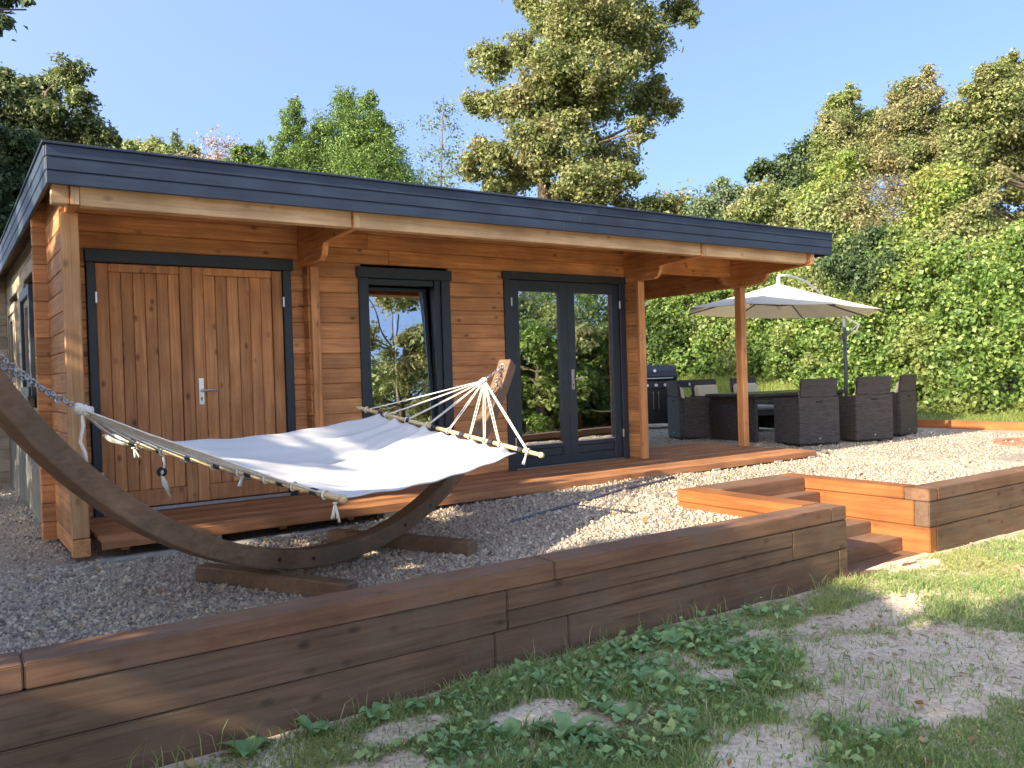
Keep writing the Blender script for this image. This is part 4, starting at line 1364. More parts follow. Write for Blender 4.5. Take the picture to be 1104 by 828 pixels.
def tbox(nm, x0, x1, y0, y1, za, zb_, mat, bev=.006):
    mb = MB(); mb.box(x0, x1, y0, y1, za, zb_)
    me = bpy.data.meshes.new(nm)
    bmesh.ops.recalc_face_normals(mb.bm, faces=mb.bm.faces)
    bmesh.ops.bevel(mb.bm, geom=list(mb.bm.edges), offset=bev, segments=2, affect='EDGES')
    mb.bm.to_mesh(me); mb.bm.free(); me.materials.append(mat)
    o = bpy.data.objects.new(nm, me); col.objects.link(o); o.parent = tb
    return o


tbox('table_top', -.95, .95, -.55, .55, .665, .70, M['rattan'])
tbox('glass_top', -.93, .93, -.53, .53, .7015, .708, M['black'], .002)
tbox('apron', -.90, .90, -.50, .50, .56, .663, M['rattan'])
for sx in (-1, 1):
    tbox('end_panel', *sorted((sx * .90, sx * .84)), -.50, .50, .005, .558, M['rattan'])

# barbecue
bq = empty('gas_barbecue', (11.25, 4.35, float(gravel_z(11.2, 4.3))), 'black gas barbecue with a row of steel knobs beside the cabin corner', 'barbecue', rz=math.radians(-33))


def qb(nm, boxes, mat, parent=None, bev=.006, tubes=()):
    bm_ = MB()
    for b_ in boxes: bm_.box(*b_)
    bmesh.ops.recalc_face_normals(bm_.bm, faces=bm_.bm.faces)
    if bev: bmesh.ops.bevel(bm_.bm, geom=list(bm_.bm.edges), offset=bev, segments=2, affect='EDGES')
    for p_, r_ in tubes: bm_.tube(p_, r_, 10)
    me = bpy.data.meshes.new(nm); bm_.bm.to_mesh(me); bm_.bm.free(); me.materials.append(mat)
    o = bpy.data.objects.new(nm, me); col.objects.link(o); o.parent = parent or bq
    return o


qb('cabinet', [(-.40, .40, -.26, .26, .10, .76)], M['black'])
for s_ in (-1, 1):
    d_ = qb('cabinet_door', [(*sorted((s_ * .005, s_ * .39)), -.285, -.262, .12, .74)], M['black'])
    qb('door_handle', [], M['steel'], d_, 0, [([(s_ * .05, -.30, .38), (s_ * .05, -.31, .40), (s_ * .05, -.31, .68), (s_ * .05, -.30, .70)], .008)])
cp = qb('control_panel', [(-.44, .78, -.33, -.262, .765, .885)], M['black'])
for i in range(5):
    qb('knob', [], M['steel'], cp, 0, [([(-.34 + i * .17, -.331, .825), (-.34 + i * .17, -.365, .825)], .030)])
qb('knob', [], M['steel'], cp, 0, [([(.64, -.331, .825), (.64, -.365, .825)], .030)])
qb('firebox', [(-.42, .42, -.26, .27, .763, .90)], M['black'])
bm_ = MB()
prof = [(-.26, .905), (-.275, .98), (-.23, 1.10), (-.10, 1.19), (.05, 1.20), (.20, 1.14), (.27, 1.02), (.27, .905)]
bm_.prism([(-.42, y_, z_) for y_, z_ in prof], (.84, 0, 0))
bmesh.ops.recalc_face_normals(bm_.bm, faces=bm_.bm.faces); bmesh.ops.bevel(bm_.bm, geom=list(bm_.bm.edges), offset=.012, segments=2, affect='EDGES')
me = bpy.data.meshes.new('lid'); bm_.bm.to_mesh(me); bm_.bm.free(); me.materials.append(M['black']); lid = bpy.data.objects.new('lid', me); col.objects.link(lid); lid.parent = bq
qb('lid_handle', [], M['steel'], lid, 0, [([(-.33, -.275, .955), (-.33, -.31, .95), (.33, -.31, .95), (.33, -.275, .955)], .011)])
qb('thermometer', [], M['steel'], lid, 0, [([(0, -.245, 1.09), (0, -.268, 1.095)], .03)])
for s_ in (-1, 1):
    qb('side_shelf', [(*sorted((s_ * .445, s_ * .80)), -.255, .23, .86, .90)], M['black'])
for sx in (-1, 1):
    for sy in (-1, 1):
        qb('wheel', [], M['rubber'], None, 0, [([(sx * .35 - .02, sy * .2, .05), (sx * .35 + .02, sy * .2, .05)], .05)])

# parasol
pz = float(gravel_z(12.2, .86))
pr_ = empty('cantilever_parasol', (12.2, .86, pz), 'cream cantilever parasol open over the dining table', 'parasol')
apx = Vector((10.55, .86, 2.27))
RAD, NR, EZ = 1.44, 8, 1.81
rim = [Vector((apx.x + RAD * math.cos(2 * PI * (k + .5) / NR), apx.y + RAD * math.sin(2 * PI * (k + .5) / NR), EZ + .04)) for k in range(NR)]
for q in rim:
    q.z -= .075 * ((q - apx).x * .82 - (q - apx).y * .57) / RAD      # the canopy hangs a little lower on the pole side
mb = MB()
rows = 8
ringsv = []
for i in range(1, rows + 1):
    t = i / rows
    ring = []
    for k in range(NR):
        for q in range(4):
            s_ = q / 4
            p0 = apx.lerp(rim[k], t); p1 = apx.lerp(rim[(k + 1) % NR], t)
            p = p0.lerp(p1, s_)
            p.z += -.012 * t * 4 * s_ * (1 - s_) - .06 * (t - t * t)
            ring.append(mb.bm.verts.new(p))
    ringsv.append(ring)
top = mb.bm.verts.new(apx)
n = len(ringsv[0])
for k in range(n):
    mb.bm.faces.new((top, ringsv[0][k], ringsv[0][(k + 1) % n]))
for i in range(rows - 1):
    for k in range(n):
        mb.bm.faces.new((ringsv[i][k], ringsv[i + 1][k], ringsv[i + 1][(k + 1) % n], ringsv[i][(k + 1) % n]))
cn = mb.build('canopy', M['parasol'], pr_)
sd = cn.modifiers.new('solid', 'SOLIDIFY'); sd.thickness = .006
hub = apx + Vector((0, 0, -.34))
for k in range(NR):
    mb = MB(); mb.tube([apx + Vector((0, 0, -.02)), apx.lerp(rim[k], .5) + Vector((0, 0, -.05)), rim[k] + Vector((0, 0, -.02))], .011, 6)
    mb.tube([hub, apx.lerp(rim[k], .48) + Vector((0, 0, -.06))], .009, 6)
    mb.build('rib', M['pole'], pr_)
mb = MB(); mb.tube([apx + Vector((0, 0, .10)), apx + Vector((0, 0, .02)), hub + Vector((0, 0, -.05))], [.03, .035, .03], 10); mb.build('hub', M['alu'], pr_)
px_ = Vector((12.2, .86, 0))
mb = MB()
mb.tube([apx + Vector((0, 0, .12)), apx + Vector((.25, 0, .13)), apx + Vector((.65, 0, .06)), apx + Vector((1.05, 0, -.12)), apx + Vector((1.5, 0, -.42)), Vector((12.42, .74, 1.66)), Vector((12.36, .78, 1.50))], [.019, .019, .019, .019, .019, .019, .016], 10)
mb.build('curved_arm', M['alu'], pr_, smooth=True)
mb = MB(); mb.tube([(12.2, .86, pz + .03), (12.2, .86, 1.78)], .03, 12); mb.build('pole', M['pole'], pr_, smooth=True)
mb = MB(); mb.tube([(12.2, .86, 1.45), (12.40, .76, 1.64)], .016, 8); mb.tube([(12.19, .86, 1.42), (12.19, .86, 1.52)], .042, 10); mb.build('brace', M['pole'], pr_)
mb = MB(); mb.box(11.7, 12.7, .82, .90, pz + .012, pz + .05); mb.box(12.16, 12.24, .36, .818, pz + .012, pz + .05); mb.box(12.16, 12.24, .902, 1.36, pz + .012, pz + .05); mb.build('cross_base', M['pole'], pr_)


# ------------------------------------------------------------------ foliage
def crown(name, parent, mat, clumps, n, size, seed, sub=14, spread=0.27, aspect=0.62, up=0.5, droop=0.0):
    rng = np.random.default_rng(seed)
    C_ = np.array([c[:3] for c in clumps], float); R_ = np.array([c[3:6] for c in clumps], float)
    vol = np.prod(R_, axis=1) ** (0.72)
    wgt = vol / vol.sum()
    subc, subr, subw = [], [], []
    for i in range(len(C_)):
        m = max(4, int(sub * (0.6 + 0.4 * wgt[i] * len(C_))))
        d = rng.normal(size=(m, 3)); d /= np.linalg.norm(d, axis=1)[:, None]
        rad = rng.uniform(0.12, 1.0, m) ** 0.5
        subc.append(C_[i] + d * rad[:, None] * R_[i])
        subr.append(np.repeat((R_[i].mean() * spread * 1.25), m) * rng.uniform(0.6, 1.35, m))
        subw.append(np.repeat(wgt[i] / m, m) * rng.uniform(0.25, 1.75, m))
    subc, subr, subw = np.concatenate(subc), np.concatenate(subr), np.concatenate(subw)
    subw /= subw.sum()
    k = rng.choice(len(subc), n, p=subw)
    loose = rng.random(n) < .18
    d = rng.normal(size=(n, 3))
    d /= np.linalg.norm(d, axis=1)[:, None]
    rad = rng.random(n) ** 0.45
    pos = subc[k] + d * (rad * subr[k] * np.where(loose, 2.1, 1.3))[:, None] * np.array([1, 1, 0.8])
    pos[:, 2] -= droop * subr[k] * rng.random(n)
    nrm = d * 0.7 + rng.normal(size=(n, 3)) * 0.55
    nrm[:, 2] += up
    v, f = leaf_quads(pos, nrm, size * rng.uniform(0.5, 1.4, n), rng, aspect)
    o = np_mesh(name, v, f, mat, parent)
    return o, subc


def limb(mb, p0, p1, r0, r1, rng, wob=.06, n=5):
    p0, p1 = Vector(p0), Vector(p1)
    L_ = (p1 - p0).length
    pts = [p0.lerp(p1, i / n) + (Vector((rng.uniform(-1, 1), rng.uniform(-1, 1), rng.uniform(-.4, 1))) * wob * L_ * (0 if i in (0,) else 1) * .5) for i in range(n + 1)]
    mb.tube(pts, [r0 + (r1 - r0) * i / n for i in range(n + 1)], 7, cap=False)
    return pts


def tree(name, label, cat, base, top, r0, clumps, leaf, n, size, seed, group=None, bark='bark', sub=14, spread=.27, limbs=True, aspect=.62, up=.5, droop=0.0, twigs=0, trunk_pts=None):
    base = Vector(base); top = Vector(top)
    e = empty(name, base, label, cat, group)
    rng = random.Random(seed)
    mb = MB()
    low = min(c[2] - c[5] for c in clumps)
    lower = []
    if limbs and not trunk_pts and name not in ('birch_tree', 'overhanging_tree') and low - base.z > 2.0:
        # the crown goes on down behind whatever stands in front of it
        r_ = max(.5, min(1.6, sum(c[3] for c in clumps) / len(clumps) * 1.3))
        m = min(16, int((low - base.z) / r_ * 2.2))
        for i in range(m):
            f_ = (i + .7) / m
            p_ = base.lerp(top, (low - base.z) * f_ / max(.1, top.z - base.z))
            lower.append((p_.x + rng.uniform(-1, 1) * r_, p_.y + rng.uniform(-1, 1) * r_, base.z + .6 + (low - base.z) * f_, r_, r_, r_ * .8))
    pts = trunk_pts or [base.lerp(top, i / 6) + Vector((rng.uniform(-1, 1), rng.uniform(-1, 1), 0)) * (.012 * (top - base).length if 0 < i < 6 else 0) for i in range(7)]
    pts = [Vector(p) for p in pts]
    mb.tube(pts, [r0 * (1.15 - .95 * i / (len(pts) - 1)) for i in range(len(pts))], 9)
    if limbs:
        for c in clumps:
            cc = Vector(c[:3])
            # leave the trunk below the clump
            best = min(range(len(pts)), key=lambda i: abs(pts[i].z - (cc.z - .35 * (cc - Vector((pts[i].x, pts[i].y, cc.z))).length)))
            limb(mb, pts[best], cc, r0 * .38 * (1.1 - .7 * best / len(pts)), r0 * .08, rng)
    for i in range(twigs):
        c = rng.choice(clumps)
        cc = Vector(c[:3]); d = Vector((rng.gauss(0, 1), rng.gauss(0, 1), rng.gauss(.4, 1))).normalized()
        limb(mb, cc, cc + Vector((d.x * c[3], d.y * c[4], d.z * c[5])) * rng.uniform(.8, 1.2), .018 * r0 / .15, .004, rng, .12, 4)
    mb.build('trunk', M[bark], e, smooth=True)
    crown('crown', e, M[leaf], clumps, n, size, seed + 100, sub, spread, aspect, up, droop)
    if lower:
        crown('lower_crown', e, M[leaf], lower, min(16000, 900 * len(lower)), size * 1.15, seed + 200, sub, .4, aspect, up, droop)
    return e


def pc(specs, D, seed, dz=1.0):
    """clumps from outline ellipses (px, py, rx, ry in photo pixels) standing at depth D, each with a depth of its own"""
    rng = random.Random(seed)
    out = []
    for s in specs:
        dd = D + (s[4] if len(s) > 4 else rng.uniform(-1, 1) * dz)
        p = at(s[0], s[1], dd)
        k = dd / FPX
        out.append((p.x, p.y, p.z, s[2] * k, .5 * (s[2] + s[3]) * k, s[3] * k))
    return out


LF = M
LF['sycamore'] = leafm('sycamore_leaves', [(0.085, 0.118, 0.042), (0.145, 0.178, 0.060), (0.21, 0.235, 0.085), (0.30, 0.30, 0.13)], patch=(0.25, 0.225, 0.11), patch_scale=.8, trans=.35)
LF['conifer'] = leafm('conifer_sprays', [(0.060, 0.115, 0.030), (0.10, 0.17, 0.040), (0.165, 0.235, 0.060)], trans=.25)
LF['darkleaf'] = leafm('dark_leaves', [(0.031, 0.060, 0.026), (0.054, 0.090, 0.034), (0.090, 0.120, 0.046)], trans=.2)
LF['holm'] = leafm('dull_leaves', [(0.060, 0.098, 0.040), (0.105, 0.145, 0.056), (0.19, 0.205, 0.080)], patch=(0.25, 0.23, 0.10), patch_scale=.5, trans=.25)
LF['ivy'] = leafm('ivy_leaves', [(0.055, 0.105, 0.025), (0.10, 0.175, 0.040), (0.165, 0.25, 0.060), (0.27, 0.33, 0.10)], patch=(0.22, 0.25, 0.08), patch_scale=.7, trans=.35, rough=.42)
LF['olive'] = leafm('olive_leaves', [(0.115, 0.165, 0.055), (0.185, 0.235, 0.078), (0.28, 0.30, 0.12)], patch=(0.28, 0.255, 0.13), patch_scale=.8, trans=.35)
LF['rust'] = leafm('rusty_leaves', [(0.15, 0.175, 0.070), (0.23, 0.22, 0.10), (0.33, 0.275, 0.15)], patch=(0.16, 0.21, 0.075), patch_scale=.9, trans=.35)
LF['lime'] = leafm('lime_leaves', [(0.12, 0.185, 0.040), (0.19, 0.26, 0.060), (0.29, 0.34, 0.10)], patch=(0.28, 0.27, 0.09), patch_scale=.7, trans=.35)
LF['blue'] = leafm('grey_green_leaves', [(0.075, 0.119, 0.060), (0.119, 0.175, 0.083), (0.188, 0.225, 0.106)], trans=.25)
LF['pinkish'] = leafm('sparse_red_brown_leaves', [(0.240, 0.192, 0.144), (0.336, 0.252, 0.192)], trans=.2)


def foot(px, D, z=0.3):
    p = at(px, 400, D)
    return (p.x, p.y, z)


# tall tree behind the roof
SP = [(640, 12, 62, 30), (572, 5, 20, 14), (735, 8, 22, 14), (745, 20, 10, 10), (692, 35, 30, 28), (590, 22, 22, 20), (532, 68, 30, 20), (560, 55, 22, 16), (600, 70, 42, 28), (650, 82, 46, 30), (518, 112, 22, 16), (560, 112, 36, 24),
      (632, 112, 48, 26), (702, 108, 27, 24, 1.5), (722, 118, 12, 14, 1.5), (690, 140, 18, 14), (530, 168, 34, 20), (510, 185, 16, 14), (598, 158, 46, 24), (655, 170, 32, 24), (560, 192, 40, 16), (640, 200, 46, 22), (672, 190, 22, 14), (700, 226, 40, 14), (612, 215, 45, 16), (540, 205, 22, 10), (690, 62, 26, 16, 1.8), (650, 45, 30, 16)]
cl_ = pc(SP, 27, 1, 1.1)
tp = [foot(588, 27), at(587, 250, 27), at(586, 180, 27), at(583, 120, 27), at(590, 60, 27), at(600, 10, 27), at(612, -60, 27)]
cl_ += pc([(590, 178, 26, 14, -.8), (575, 150, 26, 18, -.8), (612, 135, 26, 18, -.8), (590, 100, 24, 18, -.8), (600, 45, 24, 20, -.8), (625, 185, 26, 16, -.6)], 27, 6)
cl_ += pc([(640, -30, 60, 30), (580, -40, 50, 26), (690, -35, 50, 26), (620, -90, 60, 35)], 27, 2)
tree('tall_tree', 'tall olive green broadleaf tree rising above the middle of the roof', 'tree', foot(588, 27), at(612, -60, 27), .24, cl_, 'sycamore', 170000, .118, 3, sub=34, spread=.25, up=.35, trunk_pts=tp)


# conifers
def conifer(label, px, ptop, pbase, wpx, D, n, seed, leaf='conifer'):
    b = at(px, pbase, D); t = at(px, ptop, D)
    H = (t - b).length; Rb = wpx * D / FPX
    rng = random.Random(seed)
    cl = []
    for i in range(64):
        f_ = (i + .5) / 64
        a = i * 2.4
        rr_ = Rb * (1 - f_) ** .72 * rng.uniform(.25, .95)
        cr = max(.14, Rb * .40 * (1.12 - .9 * f_))
        cl.append((b.x + rr_ * math.cos(a), b.y + rr_ * math.sin(a), b.z + H * f_ * .97, cr, cr, cr * 1.15))
    cl.append((t.x, t.y, t.z - .12, .08, .08, .2))
    cl.append((t.x, t.y, t.z - .4, .16, .16, .3))
    return tree('conifer', label, 'tree', foot(px, D, .2), t, .16, cl, leaf, n * 3, .13, seed, 'conifers behind the roof', sub=12, spread=.34, limbs=False, aspect=.32, up=.25, droop=.6)


conifer('bright green conifer behind the roof, the left and slimmer of the pointed ones', 320, 103, 252, 50, 34, 20000, 61)
conifer('bright green conifer behind the roof with the highest point', 375, 94, 262, 92, 35, 38000, 62)
conifer('bright green conifer behind the roof with dark right flank', 402, 97, 268, 78, 34.3, 34000, 63)
conifer('bright green conifer filling the dip between the left point and the highest one', 346, 132, 258, 58, 34.8, 20000, 66)
conifer('small green conifer behind the roof left of the taller pointed ones', 283, 152, 250, 30, 36, 7000, 64)

# thin birch
cl_ = pc([(478, 115, 14, 10), (470, 135, 18, 12), (490, 140, 10, 12), (463, 165, 14, 10), (482, 165, 16, 12), (470, 190, 18, 12), (490, 188, 10, 14), (478, 210, 22, 14)], 24, 5)
tree('birch_tree', 'thin sparse birch with small hanging leaves beside the tall tree', 'tree', foot(476, 24), at(478, 105, 24), .05, cl_, 'blue', 1500, .085, 7, sub=12, spread=.5, twigs=30)

# dark trees at the left
cl_ = pc([(75, 82, 24, 16), (55, 95, 26, 18), (88, 108, 18, 16), (28, 95, 28, 18), (5, 108, 25, 18), (50, 125, 40, 20), (85, 140, 30, 16), (15, 145, 35, 25), (60, 165, 40, 20), (105, 145, 20, 10), (118, 152, 14, 6), (20, 190, 35, 30), (60, 200, 30, 30), (0, 230, 30, 40), (-40, 150, 50, 60)], 22, 8, 1.0)
tree('broadleaf_tree', 'dull green rounded tree with golden top above the left end of the roof', 'tree', foot(40, 22), at(50, 100, 22), .22, cl_, 'holm', 90000, .105, 9, sub=16, spread=.27)
cl_ = pc([(10, 150, 30, 20), (5, 190, 35, 30), (20, 215, 25, 22), (-5, 240, 35, 30), (-40, 200, 40, 50), (30, 250, 30, 25)], 16, 12, .6)
tree('evergreen_tree', 'dark evergreen tree at the left edge behind the cabin', 'tree', foot(0, 16), at(5, 160, 16), .15, cl_, 'darkleaf', 40000, .09, 13, sub=16, spread=.3)

# distant small ones over the roof edge
tree('broadleaf_tree', 'far pale green rounded tree just showing over the left roof edge', 'tree', foot(165, 45), at(165, 160, 45), .2, pc([(150, 160, 22, 9), (178, 158, 24, 9), (165, 175, 45, 14), (205, 168, 18, 10)], 45, 14), 'olive', 9000, .2, 15, sub=12)
conifer('far blue green conifer tip between the pale tree and the bare twigs', 191, 140, 230, 22, 44, 4500, 65, 'blue')
tree('bare_tree', 'far bare pinkish tree with thin twigs over the roof edge', 'tree', foot(235, 42), at(235, 150, 42), .08, pc([(228, 155, 14, 14), (245, 158, 14, 12), (258, 165, 12, 10), (235, 175, 24, 10)], 42, 16), 'pinkish', 900, .12, 17, bark='twig', sub=14, spread=.5, twigs=90)
tree('broadleaf_tree', 'small bright green bush top over the roof left of the conifers', 'tree', foot(265, 33), at(265, 160, 33), .08, pc([(262, 165, 12, 12), (275, 172, 14, 12), (250, 180, 14, 8), (285, 178, 14, 12)], 33, 18), 'conifer', 5000, .12, 19)

# right hand cluster beyond the terrace
tree('grey_shrub', 'wispy grey green tree with upright twigs right of the roof edge tree', 'tree', foot(775, 26), at(780, 215, 26), .08, pc([(775, 205, 14, 14), (790, 212, 16, 14), (765, 225, 20, 12), (785, 232, 24, 14), (805, 225, 18, 16)], 26, 20), 'blue', 9000, .09, 21, twigs=40, sub=14, spread=.32)
tree('broadleaf_tree', 'low olive bush under the tall tree at the roof edge', 'tree', foot(725, 28), at(725, 215, 28), .08, pc([(705, 222, 18, 10), (725, 226, 20, 10), (745, 232, 16, 8)], 28, 22), 'sycamore', 6000, .13, 23)
tree('dark_tree', 'dark green tree with reaching left branches behind the porch roof', 'tree', foot(860, 25), at(865, 185, 25), .12, pc([(870, 165, 20, 14), (850, 180, 20, 10), (825, 182, 20, 8), (812, 192, 12, 5), (838, 200, 24, 14), (872, 190, 26, 18), (890, 165, 14, 16)], 25, 24, .6), 'darkleaf', 15000, .11, 25, twigs=30)
tree('olive_tree', 'olive tree with feathery rust tinged top above the porch roof corner', 'tree', foot(905, 24), at(915, 100, 24), .14, pc([(905, 112, 16, 12), (918, 100, 8, 10), (895, 128, 14, 14), (912, 138, 24, 16), (890, 150, 18, 14), (935, 130, 14, 16), (930, 155, 26, 16), (905, 168, 28, 14), (945, 150, 14, 16), (925, 178, 34, 18), (955, 172, 20, 16), (890, 185, 24, 16), (912, 118, 10, 18)], 24, 26, .8), 'olive', 62000, .075, 27, twigs=50, sub=20, spread=.34)
tree('rusty_tree', 'tan and rust leaved tree between the olive tree and the big right hand tree', 'tree', foot(985, 23.5), at(998, 85, 23.5), .13, pc([(1000, 82, 9, 10), (985, 98, 18, 12), (968, 105, 12, 10), (1000, 108, 20, 14), (978, 128, 24, 16), (1005, 135, 22, 16), (965, 150, 20, 18), (990, 160, 28, 18), (960, 130, 12, 16), (1000, 178, 34, 18), (968, 178, 26, 16), (1015, 155, 20, 18), (1010, 195, 26, 14)], 23.5, 28, .8), 'rust', 52000, .075, 29, twigs=60, sub=20, spread=.36)
tree('broadleaf_tree', 'big olive green tree filling the right edge of the sky', 'tree', foot(1135, 21), at(1115, 100, 21), .2, pc([(1095, 68, 16, 12), (1080, 85, 22, 14), (1055, 92, 16, 12), (1045, 110, 18, 14), (1075, 108, 32, 18), (1100, 100, 24, 20), (1035, 132, 20, 16), (1060, 138, 30, 18), (1092, 140, 30, 20), (1040, 160, 28, 16), (1078, 170, 34, 20), (1110, 175, 30, 24), (1035, 180, 24, 20), (1060, 195, 26, 16), (1050, 215, 26, 16), (1095, 205, 30, 18), (1070, 130, 50, 34), (1065, 90, 26, 16), (1085, 235, 30, 18), (1105, 250, 24, 18), (1140, 130, 40, 50)], 21, 30, .9), 'sycamore', 130000, .088, 31, sub=16, spread=.28)


def shrub(label, specs, D, leaf, n, size, seed, px=None, dz=.6, twigs=0, sub=14, spread=.33, up=.3, nm='shrub', aspect=.62, cat='shrub', droop=0.):
    x_ = px or sum(s[0] for s in specs) / len(specs)
    top_y = min(s[1] for s in specs)
    return tree(nm, label, cat, foot(x_, D, .25), at(x_, top_y + 10, D), .06, pc(specs, D, seed, dz), leaf, n, size, seed + 1, 'shrubs on the bank behind the porch', sub=sub, spread=spread, up=up, twigs=twigs, aspect=aspect, droop=droop)


shrub('yellow green shrub just above the porch roof corner', [(825, 215, 24, 16), (850, 225, 26, 18), (800, 232, 20, 12), (870, 240, 24, 18), (835, 245, 40, 14), (880, 215, 20, 16)], 23, 'olive', 18000, .095, 201, twigs=20)
shrub('bright lime shrub in front of the olive tree', [(912, 175, 16, 14), (900, 190, 18, 14), (920, 195, 16, 14), (890, 205, 16, 14)], 21.5, 'lime', 8000, .085, 203, twigs=15)
shrub('mixed green bush with tan stems above the hedge middle', [(890, 225, 24, 18), (915, 220, 24, 18), (905, 250, 30, 20), (880, 262, 24, 18), (935, 262, 26, 20)], 20.5, 'olive', 18000, .085, 205, twigs=60)
shrub('tangle of bare grey bramble stems above the hedge', [(935, 205, 26, 18), (955, 225, 26, 20), (930, 235, 24, 16), (965, 205, 20, 16), (950, 250, 22, 14)], 20, 'rust', 3500, .06, 207, twigs=260, spread=.5)
shrub('dark green shrub below the bramble tangle', [(945, 265, 24, 18), (960, 285, 24, 14), (930, 285, 20, 14), (905, 285, 20, 12)], 18.6, 'darkleaf', 12000, .075, 209, twigs=40)
shrub('yellow leaved shrub right of the bramble tangle', [(1005, 195, 22, 16), (990, 215, 22, 18), (1020, 210, 22, 18), (1005, 235, 24, 18), (1030, 190, 16, 14), (985, 245, 18, 14)], 19.5, 'lime', 17000, .085, 211, twigs=40)
shrub('deep green leafy shrub under the big right hand tree', [(1030, 245, 22, 18), (1050, 225, 20, 18), (1010, 265, 20, 14), (1060, 250, 20, 18)], 19, 'sycamore', 12000, .085, 213, twigs=20)
shrub('pale yellow green shrub at the right edge above the hedge', [(1085, 275, 24, 18), (1060, 280, 22, 14), (1100, 262, 16, 18), (1045, 290, 20, 12)], 17.5, 'lime', 13000, .075, 215, twigs=20)


shrub('yellow green shrub filling the gap over the right stretch of hedge', [(1010, 285, 24, 14), (1035, 300, 26, 16), (1075, 305, 26, 16), (1100, 300, 24, 18), (985, 290, 20, 14), (1060, 325, 30, 14)], 18.2, 'ivy', 18000, .085, 217, twigs=10)


# ivy hedge along the bank, in three stretches
def hedge(label, path, h0, h1, depth, n, size, seed, leaf='ivy', cat='hedge'):
    rng = random.Random(seed)
    pts = [Vector((*p, 0)) for p in path]
    L_ = sum((b - a).length for a, b in zip(pts[:-1], pts[1:]))
    e = empty('ivy_hedge', (pts[len(pts) // 2].x, pts[len(pts) // 2].y, 0.1), label, cat, 'stretches of ivy hedge on the bank')
    cl = []
    mb = MB()
    k = int(L_ / .55)
    for i in range(k + 1):
        f_ = i / k * (len(pts) - 1)
        j = min(int(f_), len(pts) - 2)
        p = pts[j].lerp(pts[j + 1], f_ - j)
        d = (pts[j + 1] - pts[j]).normalized(); nn = Vector((-d.y, d.x, 0))
        if nn.x > 0: nn = -nn            # face the terrace
        H = h0 + (h1 - h0) * i / k + rng.uniform(-.25, .25)
        gz = float(bank_z(p.x, p.y))
        m = 6
        for q in range(m):
            t = (q + .35) / m
            off = depth * (.95 * (1 - t) ** .8 - .5) + rng.uniform(-.5, .3)
            r_ = rng.uniform(.26, .62)
            c_ = p + nn * off + d * rng.uniform(-.3, .3)
            cl.append((c_.x, c_.y, gz + .05 + H * t, r_, r_, r_ * .85))
        b_ = p - nn * depth * .4
        mb.tube([(b_.x, b_.y, gz - .2), (b_.x + rng.uniform(-.2, .2), b_.y, gz + H * .5), (b_.x + rng.uniform(-.3, .3), b_.y + rng.uniform(-.3, .3), gz + H * .95)], [.05, .035, .012], 6)
    mb.build('stems', M['bark'], e)
    crown('foliage', e, M[leaf], cl, n, size, seed + 3, sub=9, spread=.36, up=.25, aspect=.8)
    return e


hedge('shaded dark green stretch of ivy hedge seen through the porch', [(16.5, 16), (18.4, 12), (18.9, 9)], 2.9, 3.1, 1.6, 46000, .10, 301)
hedge('middle stretch of sunlit ivy hedge behind the parasol', [(18.9, 9), (18.2, 6), (17.0, 3.6)], 3.1, 3.1, 1.8, 60000, .09, 302)
hedge('right stretch of sunlit ivy hedge running out of the picture', [(17.0, 3.6), (16.2, 1.6), (15.9, -.5), (15.8, -3.0)], 3.1, 3.0, 1.9, 74000, .085, 303)

# bank grass tufts
rng = np.random.default_rng(77)
n = 60000
x = rng.uniform(13.7, 19, n); y = rng.uniform(-2, 13, n)
k = rng.random(n) < .35 + .65 * sm(.4, .6, fbm(x, y, 1.5))
x, y = x[k], y[k]
h = rng.uniform(.04, .08, len(x)) + .22 * rng.random(len(x)) ** 2 * sm(5.5, 9, y) + .06 * sm(2.5, 5, y)
tag(blades('bank_grass', x, y, h, rng.uniform(.008, .016, len(x)), M['bankgrass'], 78, bank_z, .6), 'rough yellow green grass on the bank below the hedge', 'grass', kind='stuff')

# trees standing left of the picture (unseen, added and shaped to throw the shade) and across the garden (mirrored in the panes)
def round_tree(label, x_, y_, h, r_, n, size, seed, leaf, base=.35, gap=.3, sub=12):
    rng = random.Random(seed)
    cl = []
    for i in range(22):
        a = rng.uniform(0, 2 * PI); f_ = rng.random()
        rr_ = r_ * math.sqrt(rng.random()) * (1 - .5 * abs(f_ - .35))
        cl.append((x_ + rr_ * math.cos(a), y_ + rr_ * math.sin(a), h * (base + (1 - base) * f_) - .3, r_ * gap, r_ * gap, r_ * gap * .8))
    return tree('broadleaf_tree', label, 'tree', (x_, y_, -.6), (x_, y_, h * .6), .14, cl, leaf, n, size, seed, 'garden trees outside the picture', sub=sub, spread=.34)


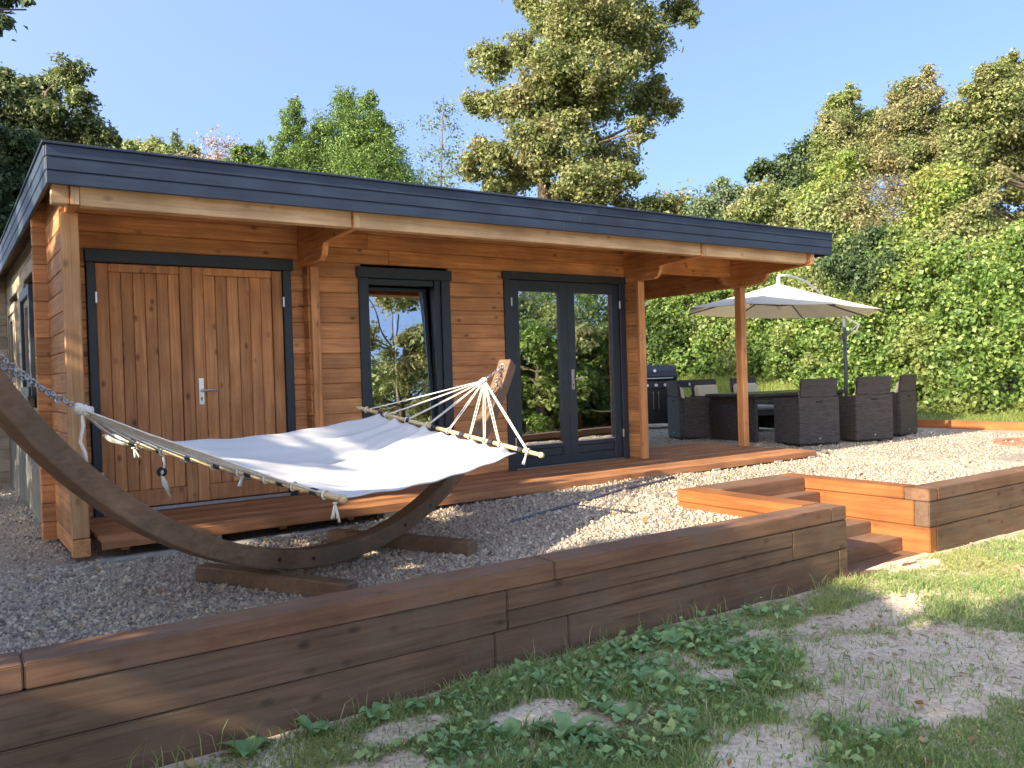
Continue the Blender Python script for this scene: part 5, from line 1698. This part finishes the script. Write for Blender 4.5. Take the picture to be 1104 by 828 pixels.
SHADE = [(-3.7, -1.2, 4.45, 1.0, 600), (-4.6, -2.0, 4.9, 1.1, 601), (-4.5, -3.2, 4.15, 1.0, 602), (-4.7, -4.4, 4.5, 1.1, 603), (-4.8, -5.5, 4.8, 1.1, 604), (-5.0, -6.8, 6.0, 1.5, 605), (-4.6, -.4, 4.9, 1.3, 606), (-5.2, -8.7, 7.0, 1.9, 607), (-4.6, 1.6, 5.3, 1.5, 608), (-4.6, 3.8, 5.6, 1.6, 609), (-4.6, 6.2, 5.6, 1.6, 610)]
for x_, y_, h, r_, s_ in SHADE:
    round_tree('unseen garden tree left of the hammock, placed and shaped to throw shade', x_, y_, h, r_, 16000, .17, s_, 'holm', base=.05, gap=.38)
for x_, y_, h, r_, s_ in ((-11, 5.2, 18.5, 3.2, 621), (-11.5, 9.2, 18.5, 3.2, 622)):  # unseen tall pair added to shade the left part of the hedge
    round_tree('unseen tall garden tree far left of the cabin, added to shade the hedge', x_, y_, h, r_, 16000, .3, s_, 'holm', base=.45, gap=.42)
# leafy branch that hangs into the top left corner
p = at(-25, -20, 7.5)
tree('overhanging_tree', 'dark leafy branch hanging into the top left corner of the sky', 'tree', (-3.2, .8, -.5), (-2.6, .5, 5.0), .11, pc([(0, 2, 12, 8), (18, -2, 14, 5), (2, 20, 6, 5), (-20, 10, 25, 20), (30, 4, 6, 3), (-50, -10, 40, 30), (-20, -25, 40, 14)], 9, 701, .2), 'darkleaf', 3200, .085, 702, sub=12, spread=.4, twigs=14)
# view mirrored in the glass
REFL = [(10.9, -14, 7.2, 1.9, 711, 'sycamore'), (9.0, -13, 3.4, 1.4, 710, 'olive'), (12.6, -9.8, 2.3, 1.2, 721, 'ivy'), (14.0, -10, 2.5, 1.3, 722, 'olive'), (15.5, -10.2, 2.4, 1.3, 723, 'ivy'), (17.2, -10.4, 2.5, 1.4, 724, 'olive'), (9.5, -14.0, 2.8, 1.5, 712, 'olive'), (11.8, -11, 3.2, 1.9, 713, 'ivy'), (14.5, -12, 3.4, 2.1, 714, 'olive'), (12.5, -17, 6.0, 2.6, 715, 'holm'), (17.5, -14, 3.8, 2.4, 716, 'ivy'), (20, -20, 6.0, 3.0, 717, 'darkleaf'), (16.5, -23, 5.5, 3.0, 718, 'darkleaf'), (23, -16, 3.6, 2.6, 719, 'olive')]
for x_, y_, h, r_, s_, lf in REFL:
    round_tree('garden tree across the lawn mirrored in the cabin glass', x_, y_, h, r_, 24000 if s_ == 711 else 10000, .13, s_, lf, base=.05)
